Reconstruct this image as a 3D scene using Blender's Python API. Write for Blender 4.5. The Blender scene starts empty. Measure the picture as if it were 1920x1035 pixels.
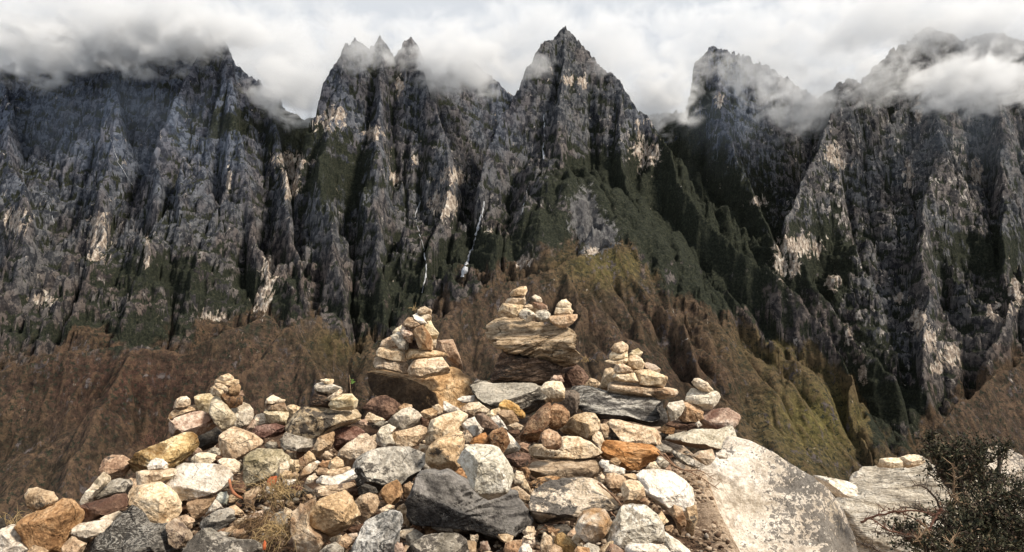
import bpy, bmesh, math, random
import numpy as np
from mathutils import Vector, noise as mnoise
random.seed(7)
R = math.radians
scene = bpy.context.scene
COL = scene.collection

# ------------------------------------------------------------------ camera
F = 1507.0; PITCH = R(6.2); CS, SN = math.cos(PITCH), math.sin(PITCH)
cd = bpy.data.cameras.new('camera'); cam = bpy.data.objects.new('camera', cd); COL.objects.link(cam)
cd.sensor_width = 36; cd.lens = 36 * F / 1920; cd.clip_start = 0.05; cd.clip_end = 60000
cam.rotation_euler = (R(90) + PITCH, 0, 0)
scene.camera = cam

def at(px, py, Y):
    """the point seen at photo position (px, py), Y metres ahead"""
    dx, dy = px - 960.0, py - 517.5
    k = Y / (F * CS + dy * SN)
    return np.array([dx * k, Y, (F * SN - dy * CS) * k])

def project(P):
    x, y, z = P[..., 0], P[..., 1], P[..., 2]
    d = y * CS + z * SN; u = -y * SN + z * CS
    d = np.maximum(d, 1e-3)
    return 960 + F * x / d, 517.5 - F * u / d

# ------------------------------------------------------------------ numpy noise
def _hash(ix, iy, iz, seed):
    h = (ix.astype(np.int64) * 374761393 + iy.astype(np.int64) * 668265263 + iz.astype(np.int64) * 2147483647 + seed * 1274126177) & 0xffffffff
    h = ((h ^ (h >> 13)) * 1274126177) & 0xffffffff
    h = ((h ^ (h >> 16)) * 2246822519) & 0xffffffff
    return ((h ^ (h >> 15)) & 0xffff) / 65535.0
def vnoise2(x, y, seed=0):
    ix, iy = np.floor(x), np.floor(y); fx, fy = x - ix, y - iy
    ux, uy = fx * fx * fx * (fx * (fx * 6 - 15) + 10), fy * fy * fy * (fy * (fy * 6 - 15) + 10)
    def g(ax, ay, dx, dy):
        a = _hash(ax, ay, ax * 0, seed) * 2 * np.pi
        return np.cos(a) * dx + np.sin(a) * dy
    a = g(ix, iy, fx, fy); b = g(ix + 1, iy, fx - 1, fy); c = g(ix, iy + 1, fx, fy - 1); d = g(ix + 1, iy + 1, fx - 1, fy - 1)
    return 1.5 * ((a * (1 - ux) + b * ux) * (1 - uy) + (c * (1 - ux) + d * ux) * uy)
def fbm2(x, y, o=5, seed=0, gain=.5):
    s = 0; a = 1; t = 0
    for k in range(o):
        s = s + a * vnoise2(x * 2 ** k + 17.3 * k, y * 2 ** k - 9.1 * k, seed + k); t += a; a *= gain
    return s / t
def ridged2(x, y, o=5, seed=0, gain=.5):
    s = 0; a = 1; t = 0; w = 1
    for k in range(o):
        n = 1 - np.abs(vnoise2(x * 2 ** k + 31.7 * k, y * 2 ** k - 12.9 * k, seed + k)) * 1.6
        n = np.clip(n, 0, 1) ** 2
        s = s + a * n * w; t += a; w = np.clip(n * 1.4, 0.25, 1); a *= gain
    return s / t
def vnoise3(p, seed=0):
    i = np.floor(p); f = p - i; u = f * f * (3 - 2 * f); r = 0
    for dx in (0, 1):
        for dy in (0, 1):
            for dz in (0, 1):
                w = (u[:, 0] if dx else 1 - u[:, 0]) * (u[:, 1] if dy else 1 - u[:, 1]) * (u[:, 2] if dz else 1 - u[:, 2])
                r = r + w * _hash(i[:, 0] + dx, i[:, 1] + dy, i[:, 2] + dz, seed)
    return r * 2 - 1
def fbm3(p, o=4, seed=0, gain=.5):
    s = 0; a = 1; t = 0
    for k in range(o):
        s = s + a * vnoise3(p * 2 ** k + 7.7 * k, seed + k); t += a; a *= gain
    return s / t
def sstep(a, b, x):
    t = np.clip((x - a) / (b - a), 0, 1); return t * t * (3 - 2 * t)

# ------------------------------------------------------------------ objects
def tag(o, label=None, cat=None, group=None, kind=None):
    if label: o['label'] = label
    if cat: o['category'] = cat
    if group: o['group'] = group
    if kind: o['kind'] = kind
    return o
def mesh_np(name, V, Fc, mat=None, parent=None, smooth=True):
    me = bpy.data.meshes.new(name)
    V = np.asarray(V, np.float32); Fc = np.asarray(Fc, np.int32)
    me.vertices.add(len(V)); me.vertices.foreach_set('co', V.ravel())
    n = Fc.shape[1]
    me.loops.add(Fc.size); me.loops.foreach_set('vertex_index', Fc.ravel())
    me.polygons.add(len(Fc)); me.polygons.foreach_set('loop_start', np.arange(0, Fc.size, n, dtype=np.int32))
    me.polygons.foreach_set('loop_total', np.full(len(Fc), n, np.int32))
    me.update(calc_edges=True); me.validate()
    if smooth: me.polygons.foreach_set('use_smooth', np.ones(len(me.polygons), bool))
    o = bpy.data.objects.new(name, me); COL.objects.link(o)
    if mat: me.materials.append(mat)
    if parent: o.parent = parent
    return o
def attr(o, name, arr):
    a = o.data.attributes.new(name, 'FLOAT', 'POINT'); a.data.foreach_set('value', np.asarray(arr, np.float32).ravel())

# ------------------------------------------------------------------ node helper
class NT:
    def __init__(s, nt): s.nt = nt; s.n = nt.nodes; s.l = nt.links
    def add(s, t, ins=None, **kw):
        nd = s.n.new(t)
        for k, v in kw.items(): setattr(nd, k, v)
        for k, v in (ins or {}).items():
            sock = nd.inputs[k]
            if hasattr(v, 'is_output') or isinstance(v, bpy.types.NodeSocket): s.l.new(v, sock)
            else: sock.default_value = v
        return nd
    def math(s, op, a, b=0.0, c=None, clamp=False):
        ins = {0: a, 1: b}
        if c is not None: ins[2] = c
        return s.add('ShaderNodeMath', ins, operation=op, use_clamp=clamp).outputs[0]
    def vmath(s, op, a, b=(0, 0, 0)):
        return s.add('ShaderNodeVectorMath', {0: a, 1: b}, operation=op).outputs[0]
    def noise(s, vec, scale, detail=5, rough=.55, dist=0.0, lac=2.0):
        return s.add('ShaderNodeTexNoise', {'Vector': vec, 'Scale': scale, 'Detail': detail, 'Roughness': rough, 'Distortion': dist, 'Lacunarity': lac}).outputs['Fac']
    def rmp(s, v, a, b, lo=0.0, hi=1.0, smooth=True):
        return s.add('ShaderNodeMapRange', {'Value': v, 'From Min': a, 'From Max': b, 'To Min': lo, 'To Max': hi}, interpolation_type='SMOOTHSTEP' if smooth else 'LINEAR').outputs[0]
    def mix(s, f, a, b, mode='MIX'):
        nd = s.n.new('ShaderNodeMix'); nd.data_type = 'RGBA'; nd.blend_type = mode
        for i, v in ((0, f), (6, a), (7, b)):
            if isinstance(v, bpy.types.NodeSocket): s.l.new(v, nd.inputs[i])
            else: nd.inputs[i].default_value = v if i == 0 else (tuple(v) + (1,))[:4]
        return nd.outputs[2]
    def ramp(s, v, stops):
        nd = s.add('ShaderNodeValToRGB', {'Fac': v}); cr = nd.color_ramp
        while len(cr.elements) < len(stops): cr.elements.new(0.5)
        for e, (p, c) in zip(cr.elements, stops): e.position = p; e.color = tuple(c) + (1,)
        return nd.outputs[0]
    def mapping(s, vec, scale=(1, 1, 1), rot=(0, 0, 0), loc=(0, 0, 0)):
        return s.add('ShaderNodeMapping', {'Vector': vec, 'Scale': scale, 'Rotation': rot, 'Location': loc}).outputs[0]
    def bump(s, h, strength=1.0, dist=0.01, normal=None):
        ins = {'Height': h, 'Strength': strength, 'Distance': dist}
        if normal is not None: ins['Normal'] = normal
        return s.add('ShaderNodeBump', ins).outputs[0]
def new_mat(name):
    m = bpy.data.materials.new(name); m.use_nodes = True; t = NT(m.node_tree)
    t.n.clear(); out = t.n.new('ShaderNodeOutputMaterial')
    return m, t, out
def finish(t, out, color, rough=.9, normal=None, spec=.25, **kw):
    ins = {'Base Color': color, 'Roughness': rough, 'Specular IOR Level': spec}
    if normal is not None: ins['Normal'] = normal
    ins.update(kw)
    b = t.add('ShaderNodeBsdfPrincipled', ins); t.l.new(b.outputs[0], out.inputs['Surface']); return b
def simple_mat(name, col, rough=.85, var=.35, scale=30.0, bump=0.3, bd=.003):
    m, t, out = new_mat(name); tc = t.add('ShaderNodeTexCoord').outputs['Object']
    n = t.noise(tc, scale, 4); c2 = tuple(v * (1 - var) for v in col); c3 = tuple(min(1, v * (1 + var)) for v in col)
    finish(t, out, t.ramp(n, [(.3, c2), (.7, c3)]), rough, t.bump(n, bump, bd)); return m

# ------------------------------------------------------------------ sky and light
SUN_EL, SUN_AZ = R(50), R(118)     # high, behind the camera and to its right
def sun_dir():
    return Vector((math.cos(SUN_EL) * math.sin(SUN_AZ), math.cos(SUN_EL) * math.cos(SUN_AZ), math.sin(SUN_EL)))
w = bpy.data.worlds.new('World'); scene.world = w; w.use_nodes = True
t = NT(w.node_tree); t.n.clear(); out = t.n.new('ShaderNodeOutputWorld')
sky = t.add('ShaderNodeTexSky', sky_type='NISHITA', sun_disc=False, sun_elevation=SUN_EL, sun_rotation=SUN_AZ, altitude=2000, air_density=1.0, dust_density=2.0)
tc = t.add('ShaderNodeTexCoord').outputs['Generated']
nv = t.mapping(tc, (1.2, 1.2, 4.0))
n1 = t.noise(nv, 1.7, 6, .55, .6)
cloud = t.ramp(n1, [(.25, (4.1, 4.3, 4.6)), (.5, (4.5, 4.68, 4.9)), (.75, (5.3, 5.4, 5.5))])
col = t.mix(.93, sky.outputs[0], cloud)
bg = t.add('ShaderNodeBackground', {'Color': col, 'Strength': 0.1}); t.l.new(bg.outputs[0], out.inputs['Surface'])
sl = bpy.data.lights.new('sun', 'SUN'); sl.energy = 3.9; sl.angle = R(10); sl.color = (1, .885, .73)
so = bpy.data.objects.new('sun', sl); COL.objects.link(so)
so.rotation_euler = sun_dir().to_track_quat('Z', 'Y').to_euler()
scene.view_settings.view_transform = 'Standard'; scene.view_settings.look = 'None'; scene.view_settings.gamma = 1
scene.view_settings.exposure = 0.72
scene.cycles.max_bounces = 6; scene.cycles.diffuse_bounces = 3; scene.cycles.volume_bounces = 2
scene.cycles.transparent_max_bounces = 16
# ================================================================== stones
# every stone: tile of the photo it was read from | rock kind | metres ahead (0 = from its foot) | options | label | outline
TILES = dict(a=(0,840,5.306), b=(220,690,5.75), c=(300,840,5.306), d=(440,690,5.75), e=(540,840,5.306), f=(660,560,4.704), g=(660,710,5.447),
             h=(880,530,5.177), i=(860,700,5.75), j=(760,840,5.306), k=(1080,630,5.175), l=(1060,770,5.447), m=(1020,860,5.916), n=(1500,790,4.224), p=(0,0,1))
STONES = '''
a|tan|2.45|p3|pale brown-stained nub perched on the orange boulder at the left edge of the pile|269,410 330,405 420,430 500,450 540,520 530,570 480,595 400,615 320,615 285,595 262,540 262,470
a|ochre|2.5|f.8 B|big rusty orange boulder at the left end of the pile|219,660 260,625 400,620 500,580 545,525 640,535 740,555 780,590 790,650 700,850 640,960 600,1080 500,1120 350,1100 270,1000 235,960 225,820
a|white|2.6||white weathered rock in the lower left corner, behind a smaller white one|-60,900 30,800 100,770 160,795 215,800 222,935 150,960 0,1050 -60,1000
a|white|2.45||lumpy white rock at the bottom left corner, in front of the orange boulder|20,1010 60,950 140,905 230,950 280,1000 270,1080 60,1090
a|tan|2.3||small tan stone tip at the bottom edge below the orange boulder|280,1040 320,975 400,1000 450,1035 430,1090 290,1090
a|dark|2.9||dark sliver of rock cut off by the left edge|-60,700 15,715 28,760 15,850 -60,860
a|lichen|3.05|t.7|long pale grey slab leaning under the round red-brown stone|800,590 830,500 900,400 950,310 1000,250 1055,300 1060,350 990,420 900,530 850,600
a|white|2.5|t.6|white wedge squeezed between the orange boulder and the long brown stone|622,745 700,660 790,570 820,590 745,690 710,760 725,860 680,885 640,840
a|grey|2.92|f.55|grey weathered stone under the round red-brown stone|930,440 1010,355 1150,315 1260,330 1285,380 1240,450 1190,510 1080,510 980,540 880,545 900,470
a|pink|3.0|p3.5|round pitted red-brown stone at the edge of the pile left of the yellow boulder|995,180 1030,110 1100,75 1200,80 1270,115 1295,150 1270,210 1235,270 1170,310 1080,305 1040,280 1010,230
a|brown|2.52|f.8|long dark brown stone lying across white stones near the left end|705,710 780,600 850,550 950,530 1040,510 1080,485 1180,485 1220,530 1235,590 1180,630 1110,645 1040,650 960,710 820,750 740,760
a|white|2.6|p3|rounded white stone directly below the long dark brown stone|725,810 780,760 900,740 1030,730 1090,760 1080,800 1020,850 960,870 870,900 840,950 760,960 730,900
a|tan|2.48||light tan stone at the bottom edge right of the orange boulder|630,1040 660,940 710,880 750,930 830,965 800,1050 720,1100
a|vein|2.42|f.5 B|large black and white streaked boulder at the bottom left|820,1080 880,900 960,850 1060,790 1180,690 1250,590 1310,640 1350,700 1400,770 1480,790 1600,800 1680,880 1710,940 1740,1060 1700,1150 900,1150
a|creamb|2.62|p3.2 B f.75|big rounded tan boulder carrying a thin flat stone, left part of the pile|1258,480 1290,410 1380,375 1500,350 1600,340 1660,400 1720,470 1760,570 1770,650 1720,740 1620,785 1500,780 1380,740 1340,680 1290,600 1265,540
a|cream|2.68|f.7 t.9|thin flat cream stone on top of the big rounded tan boulder|1360,240 1420,225 1560,222 1715,215 1715,310 1560,345 1370,362 1362,300
a|white|2.7||small white stone on the thin flat stone in front of the yellow boulder|1468,222 1490,140 1540,108 1600,120 1648,160 1645,205 1600,222
b|ochrey|3.0|B f.6|long lumpy yellow-ochre boulder slanting up the left shoulder of the pile|105,1060 150,1005 250,900 380,840 470,800 560,750 640,720 720,710 800,760 832,820 800,900 740,960 680,1010 640,1060 500,1120 300,1180 150,1180 100,1120
b|pinkc|3.25|f.5 B|pitted pinkish cream block above the yellow-ochre boulder|490,690 495,610 560,565 700,510 800,480 880,470 940,500 1000,570 1030,630 960,680 850,730 770,745 720,700 640,700 580,740 520,775
b|cream|3.4|f.7|low cream stone lying on the pitted pinkish block, under a small knob|550,510 580,460 650,420 740,415 830,405 880,430 870,470 780,490 700,500 620,540 570,550
b|cream|3.38||small knob of pale stone at the upper left shoulder|600,430 630,350 680,315 740,310 775,335 765,400 720,420 650,425
b|creamy|3.42|f.8|yellowish cream wedge with a cut left end below the left cairn|830,300 900,285 1005,280 1060,320 1090,380 1060,440 1000,490 960,500 900,450 870,390 845,350
b|creamy|3.25|f.8|long tapering cream wedge pointing down below the left cairn|985,360 1040,290 1090,350 1160,410 1220,480 1250,550 1230,610 1140,695 1080,640 1030,560 990,480
b|lichen|3.36|p3|rounded speckled stone carrying the left cairn on its right side|1195,560 1220,440 1280,400 1350,375 1410,400 1450,460 1450,540 1410,610 1340,655 1270,640 1210,620
b|dark|3.42||shaded dark stone wedged below the long tapering cream wedge|790,760 900,720 1040,640 1110,700 1090,790 1000,860 930,885 850,845 810,800
b|tanb|3.05|f.75 B|large smooth tan boulder with five flat sides, left middle of the pile|1090,760 1130,700 1200,650 1240,640 1340,680 1440,720 1530,800 1520,850 1430,900 1310,980 1260,980 1160,940 1110,880 1095,820
b|rustc|3.3|p3|knobbly rust-brown stone in the middle of the left cairn|1120,340 1150,280 1210,262 1290,280 1340,330 1330,390 1270,425 1210,430 1150,380
b|cream|3.3|p3|pale egg-shaped stone on the left side of the left cairn|1012,270 1020,215 1060,190 1120,225 1135,270 1110,312 1050,305
b|tan|3.3||tan stone under the top slab of the left cairn, on its right side|1190,240 1230,200 1300,178 1325,210 1312,260 1280,290 1220,275
b|cream|3.26|t.6|thin slanting stone under the top slab of the left cairn|1040,178 1070,165 1140,180 1195,225 1180,250 1110,228 1060,200
b|pink|3.36||tiny pink stone poking out at the right side of the left cairn|1310,265 1345,245 1352,290 1338,325 1305,305
b|cream|3.32|t.9 f.6|thin flat top slab of the left cairn|1045,150 1070,122 1160,125 1275,130 1275,165 1230,182 1110,184 1060,172
b|cream|3.32|f.6|small domed capstone of the left cairn|1085,126 1130,85 1190,62 1235,95 1242,130 1160,134
b|brown|3.32|t.5|thin dark sliver under the knobbly rust-brown stone of the left cairn|1060,310 1120,330 1170,390 1215,440 1190,455 1130,400
b|pink|3.2||pinkish stone right of the yellow-ochre boulder, in the shadow|785,930 830,850 890,880 905,905 850,955 800,965
b|cream|3.0|f.6|pale pointed flat stone between the yellow-ochre boulder and the smooth tan boulder|805,980 870,920 960,918 1050,950 1045,990 1000,1035 900,1030 840,1010
b|grey|3.14||small greyish tan stone at the left foot of the smooth tan boulder|965,905 1040,862 1110,880 1090,930 1000,940
c|cream|2.9|f.6|cream oblong stone between the white block and the yellow lichen block|565,130 620,105 720,115 800,170 805,240 770,250 690,215 600,180
b|brown|3.02||brown stone half hidden beside the pale pointed flat stone|1035,1010 1070,945 1140,940 1190,965 1120,990 1070,1040
c|whiteb|2.72|B f.45|large nearly white block with a rough speckled underside, left half of the pile|130,195 200,160 400,165 560,185 680,220 695,270 680,340 640,400 560,450 440,480 300,500 180,530 140,500 110,430 60,350 90,270
c|lichy|2.92|B f.8|square block crusted with yellow-grey lichen right of the white block|810,110 860,60 960,10 1180,30 1260,100 1275,180 1240,260 1160,270 1060,320 950,370 860,400 835,300 830,200
c|cream|2.85||cream stone leaning on the right corner of the yellow-grey lichen block|1165,230 1200,160 1260,140 1278,190 1250,250 1200,280
c|cream|2.95|p5|small cube-like cream stone right of the yellow-grey lichen block|1275,230 1280,150 1330,125 1370,130 1370,230 1330,245
c|tan|2.98||small tan tooth-shaped stone beside the cube-like stone|1375,200 1390,110 1430,85 1465,130 1450,180 1395,230
c|tan|3.02||pointed greyish tan stone standing among the small stones under the lichen oval|1440,80 1480,35 1520,70 1540,120 1480,155
c|cream|2.82|p3|long pale stone lying diagonally among the small stones in the middle left|1370,280 1410,220 1480,160 1530,150 1565,195 1530,240 1440,290 1390,322
c|cream|2.8||rounded cream pebble above the orange leaf|1210,270 1240,230 1300,240 1318,285 1280,312 1220,302
c|cream|2.82||tiny cream pebble between the rounded pebble and the long diagonal stone|1320,260 1350,242 1385,270 1370,302 1330,298
c|cream|2.74||cream pebble below the long diagonal stone|1450,345 1480,290 1530,262 1558,300 1500,348
c|white|2.72|t.6|flat white chip right of the orange leaf|1200,370 1250,320 1355,318 1300,365 1230,392
c|white|2.62||white chip at the foot of the orange leaf|1065,390 1100,395 1135,430 1110,452 1070,450
c|brown|2.78|p3|rounded brown stone beside the curled dry leaf|735,400 760,350 820,340 840,380 835,440 790,480 745,440
c|tan|2.58||cream and tan stone below the yellow-grey lichen block|845,450 900,420 980,390 990,440 940,500 920,570 860,595 840,530
c|moss|2.66|p3|small grey stone with a green moss spot|570,490 600,450 650,445 672,480 650,540 600,560
c|white|2.6|t.5|white triangular shard leaning below the large white block|440,668 550,515 622,600 540,640
c|tan|2.7|f.8|brownish tan stone under the middle of the large white block|270,600 300,530 480,490 540,500 500,590 440,660 370,705 310,680
c|brown|2.72||dark brown stone in the gap under the left end of the large white block|150,540 270,535 275,640 160,665
c|darkl|2.45|f.6|dark brown speckled stone lying below the white triangular shard|370,750 450,690 560,630 660,612 720,640 745,710 640,790 560,820 440,810 375,790
c|pinkl|2.5||long pinkish speckled stone slanting below the rounded tan boulder|50,780 130,710 200,760 280,850 300,920 260,980 190,990 110,930 60,850
c|tan|2.56||pale ridged stone wedged behind the long pinkish speckled stone|180,690 260,665 325,720 300,800 260,830 210,755
c|lichg|2.3|f.5 B|broad grey crusted boulder at the bottom edge, below the dark speckled stone|200,1110 280,930 350,850 420,820 500,840 560,890 700,930 880,950 960,1000 950,1150 300,1160
c|grey|2.5||grey pitted stone beside the dry grass tuft|1110,720 1150,650 1220,635 1260,700 1255,790 1180,800 1115,770
c|cream|2.55||cream chip between the grey pitted stone and the big hollowed tan boulder|1230,600 1290,620 1328,660 1325,730 1270,720 1240,660
c|pinkc|2.5|t.6|flat pale chip stuck in the dry grass|865,690 950,640 1025,628 1012,675 890,742
c|grey|2.4||small grey stone on the earth left of the dry grass tuft|550,865 600,835 685,850 640,895 570,902
d|cream|3.5|f.5|small pointed capstone of the tiny cairn left of the lichen oval|345,378 360,330 410,295 460,320 530,350 500,378 400,384
d|tan|3.5|f.7|second stone of the tiny cairn left of the lichen oval|330,405 340,378 420,376 510,373 540,420 555,470 500,478 430,455 340,435
d|creamy|3.48|f.8|smooth cream block at the base of the tiny cairn left of the lichen oval|315,440 360,435 460,465 570,485 575,530 550,600 520,630 430,615 340,560 325,500
d|cream|3.52||pale cream stone behind the tiny cairn, on the flat red-brown stone|170,640 230,510 280,495 330,500 345,560 380,605 300,625 230,620 190,660
d|redb|3.42|f.55|flat red-brown stone with a light rim under the tiny cairn|150,710 200,640 300,618 420,608 520,640 525,695 440,740 300,752 200,750
d|pinkc|3.38||small pinkish stone between the left cairn and the flat red-brown stone|95,665 160,595 200,555 220,605 175,685 130,705
d|lichb|3.4|B f.75|large oval slab blotched with black lichen, carrying a small cairn|520,640 560,560 640,470 740,420 860,415 1000,440 1150,455 1290,460 1330,530 1320,590 1180,640 1050,690 940,730 800,775 700,740 580,690
d|cream|3.6||cream stone peeping out behind the left end of the lichen oval|570,415 630,398 695,430 660,510 600,540 572,480
d|cream|3.42|t.8|tiny flat capstone of the cairn on the lichen oval|920,130 985,122 1050,125 1057,150 1032,175 970,158
d|lichw|3.42|f.7|pale grey oblong stone of the cairn on the lichen oval, below the capstone|855,200 880,170 930,155 1040,172 1130,210 1145,250 1070,292 1000,282 930,252 870,228
d|cream|3.38||curved pale stone bridging the grey oblong and the right stone on the lichen oval|1000,320 1060,280 1130,228 1152,260 1120,320 1060,348 1020,352
d|rust|3.42||dark burnt-brown stone on the lichen oval, left side of its cairn|790,390 830,310 900,250 980,285 1020,350 1050,380 1010,435 900,424 800,412
d|creamy|3.36|f.7|yellowish cream stone on the right end of the lichen oval, under the green sprig|1010,392 1060,340 1160,285 1260,285 1315,350 1300,420 1250,458 1120,448 1030,432
d|grey|3.32|f.5|flat grey stone underneath the lichen oval|500,790 540,700 640,730 780,765 870,770 820,850 760,905 640,880 560,870 510,830
d|tan|3.28|f.9|upright brown and tan stone under the right half of the lichen oval|845,880 880,790 920,740 1060,695 1060,790 1020,870 960,930 880,960
d|redb|3.5|B|wide flat dark red-brown rock behind the right end of the lichen oval|1060,690 1180,640 1300,640 1400,700 1300,780 1200,850 1100,910 1060,870
d|creamb|3.2|p3 B f.7|rounded cream boulder with a knob on its top, left of the dark grey rock|1115,960 1140,880 1220,810 1290,770 1340,725 1410,715 1470,760 1520,830 1500,890 1420,960 1330,1010 1260,1060 1220,1110 1150,1090
d|grey|3.42||small grey stone in the dark gap under the flat red-brown stone|320,840 370,800 440,810 450,865 380,885
g|rustd|3.85|t.6|brown arch-shaped slab with a white edge left of the pyramid cairn's block|115,290 200,210 280,180 340,175 430,220 490,280 440,350 350,430 250,435 150,420 170,330
g|cream|3.7||small cream stone at the foot of the brown arch-shaped slab|135,405 170,345 230,375 325,425 260,450 160,435
e|tan|2.98||small tan stone in the gap above the middle gravel|330,85 390,35 440,80 400,125
e|greyl|2.88|B f.42|big dark grey rock with a lichen-pale top in the middle of the pile|630,170 660,110 760,50 880,10 1000,0 1180,5 1300,50 1380,90 1370,150 1300,250 1180,380 1020,425 900,445 760,460 690,380 650,260
e|dark|2.72|f.9|dark corner stone beneath the left end of the big dark grey rock|695,400 760,360 860,400 885,450 760,480 705,460
e|cream|2.72||capstone of the knee-high little stack beside the rounded cream boulder|420,130 480,92 540,130 548,180 510,212 440,218 400,180
e|cream|2.7|t.8|second thin stone of the little stack beside the rounded cream boulder|388,250 420,215 520,208 590,192 612,215 540,262 440,294 398,278
e|whiteb|2.66|t.9 f.5|flat white stone of the little stack beside the rounded cream boulder|285,320 340,275 420,292 540,265 620,215 650,260 660,310 600,340 500,370 400,380 300,350
e|tan|2.8||tan stone left of the little stack|270,232 310,200 380,208 412,240 380,272 290,288
e|ochre|2.84||ochre pebble behind the little stack|300,192 340,138 410,128 402,180 360,205
e|white|2.84||tiny white pebble left of the ochre pebble|260,142 290,128 316,145 302,167 270,167
e|pinkl|2.6|t.9 f.5|flat pinkish slab at the base of the little stack, above the hollowed tan boulder|230,450 260,400 380,380 520,365 640,350 660,380 640,410 500,435 380,475 290,520 230,530
e|tanb|2.42|B f.8|large tan boulder with a hollowed brown face, bottom left of centre|170,690 250,600 300,520 420,470 550,440 620,500 660,590 700,690 620,780 480,870 400,900 330,840 180,750
e|creamb|2.48|B f.8|cream boulder behind and left of the hollowed tan boulder|60,640 120,570 250,535 300,560 240,640 220,720 300,800 380,850 400,900 330,1000 250,1080 150,1100 90,940 60,800
e|pinkl|2.62|p3.4|round pinkish stone right of the hollowed tan boulder|665,540 720,480 800,455 880,480 905,550 870,640 800,720 740,755 690,720 700,680 670,610
e|ochre|2.66||upright brown-yellow angular stone below the big dark grey rock|925,430 970,370 1080,325 1115,370 1135,450 1090,540 1010,570 960,540 935,480
e|tan|2.74||tan stone between the upright brown-yellow stone and the black block|1140,440 1150,378 1210,342 1252,390 1220,450 1150,492
e|veing|2.32|B f.6|pale grey marbled boulder with a groove, at the bottom edge left of centre|560,1060 640,1000 700,870 780,720 900,670 1050,630 1140,660 1150,740 1100,880 1090,960 1080,1080 1060,1150 600,1150
e|tan|2.32||flat tan stone at the bottom edge under the hollowed tan boulder|450,990 500,910 570,865 610,890 650,940 580,1010 500,1008
e|pinkc|2.36||small pinkish chip between the hollowed tan boulder and the marbled boulder|600,862 680,852 692,880 650,912 615,882
e|grey|2.25||grey stone tip at the bottom edge under the flat tan stone|300,1045 380,980 460,950 540,1010 540,1090 320,1095
e|brown|2.45||shaded brown stone behind the small pinkish chip|570,830 620,790 740,765 720,830 660,858 590,862
e|lichg|2.3|B f.5|speckled grey boulder at the bottom edge under the black block|1180,1040 1230,950 1340,890 1500,870 1680,870 1760,930 1790,1100 1200,1130
e|pinkc|2.22|p5|small upright pink stone at the bottom edge beside the marbled boulder|1070,970 1130,955 1150,1010 1140,1090 1075,1085
e|cream|2.62||cream chip under the upright brown-yellow stone|950,592 1000,568 1052,578 1050,612 980,624
e|tan|2.58||tan chip right of the cream chip, beside the black block|1108,582 1150,558 1184,590 1145,610
e|tan|2.66||tiny tan chip left of the upright brown-yellow stone|903,542 962,542 942,574 905,572
e|cream|2.56||cream chip at the top of the marbled boulder|895,625 940,598 995,620 960,655
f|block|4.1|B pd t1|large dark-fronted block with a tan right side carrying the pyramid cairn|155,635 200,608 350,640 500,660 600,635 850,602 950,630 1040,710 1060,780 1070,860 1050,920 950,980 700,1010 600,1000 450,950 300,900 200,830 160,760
f|pinkl|4.0|f.7|brownish bottom left stone of the pyramid cairn|187,560 205,515 270,515 380,550 470,570 485,600 480,672 400,652 300,622 210,602
f|cream|4.0|f.7|plump cream stone on the left side of the pyramid cairn, second layer|217,470 240,430 300,425 440,455 470,490 465,550 400,552 330,537 240,507
f|creamb|3.92|f.55|wide cream block at the bottom centre of the pyramid cairn|490,640 500,600 540,540 650,530 790,520 850,600 855,660 780,675 690,682 640,700 560,692 495,672
f|tan|3.98|f.7|long flat tan slab across the middle of the pyramid cairn|475,450 500,435 620,450 750,465 830,495 800,517 620,524 490,529 475,480
f|pinkt|4.15|f.9|large pinkish tan stone leaning on the right side of the pyramid cairn|720,370 800,365 890,360 915,420 950,520 970,600 950,630 880,600 820,540 830,490 720,450
f|tan|4.05||tan stone at the left edge of the pyramid cairn, third layer|245,420 270,370 330,340 385,370 415,430 340,434 280,424
f|lichw|4.0||pale greyish stone leaning up the left flank of the pyramid cairn|345,330 410,290 440,310 500,400 480,452 420,444 380,382
f|pinkc|3.98||pinkish oblong stone in the upper left of the pyramid cairn|435,280 450,240 500,248 540,310 530,350 490,380 455,332
f|cream|4.1||small pale stone tucked behind the upper left flank of the pyramid cairn|360,302 380,270 440,236 445,285 390,312
f|tan|3.98||brown-fronted angular stone near the top of the pyramid cairn|435,242 500,165 540,170 600,230 590,262 530,262 470,248
f|creamt|3.96|f.9|upright cream stone in the centre of the pyramid cairn|540,300 570,265 630,235 690,320 710,400 700,452 610,448 580,422 560,350
f|rustd|4.02||small dark brown stone behind the upright centre stone of the pyramid cairn|500,402 540,358 575,370 580,435 510,435
f|creamy|4.02||yellowish cream stone high on the right side of the pyramid cairn|620,240 650,192 690,185 720,250 762,300 740,352 700,358 660,292
f|white|3.98||long white stone slanting below the top of the pyramid cairn|540,147 570,133 630,185 652,215 610,230 570,192
f|cream|4.0||small round stone directly under the cap of the pyramid cairn|595,152 640,133 690,148 692,186 640,192
f|cream|4.0||capstone of the pyramid cairn|575,133 590,100 640,70 690,100 692,137 620,138
f|cream|4.08|t.6|cream sliver between the centre stone and the leaning right stone of the pyramid cairn|700,360 745,352 738,400 718,445 700,420
g|tan|3.72||tan stone peeping over the grey faceted stone|450,352 480,290 530,255 600,270 608,292 540,312 470,348
g|greyc|3.62|f.75|grey many-sided stone sitting on a cream bowl-shaped stone|360,435 420,380 520,310 600,295 670,340 710,400 690,470 600,490 530,525 450,500 400,470
g|cream|3.5|f.7|cream bowl-shaped stone under the grey many-sided stone|400,570 440,545 560,520 690,485 750,510 755,560 700,640 640,690 520,705 460,670 410,610
g|lichw|3.58||grey-white stone left of the cream bowl-shaped stone|250,640 260,570 300,500 370,470 450,510 400,560 410,600 460,680 440,705 330,700 270,670
g|tan|3.7|p5 f.7|tan boxy stone at the foot of the pyramid cairn's block|695,350 740,320 830,300 900,310 870,380 790,430 720,470 705,410
g|cream|3.72||small cream stone beside the tan boxy stone|830,290 880,265 920,300 905,362 850,364
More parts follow.
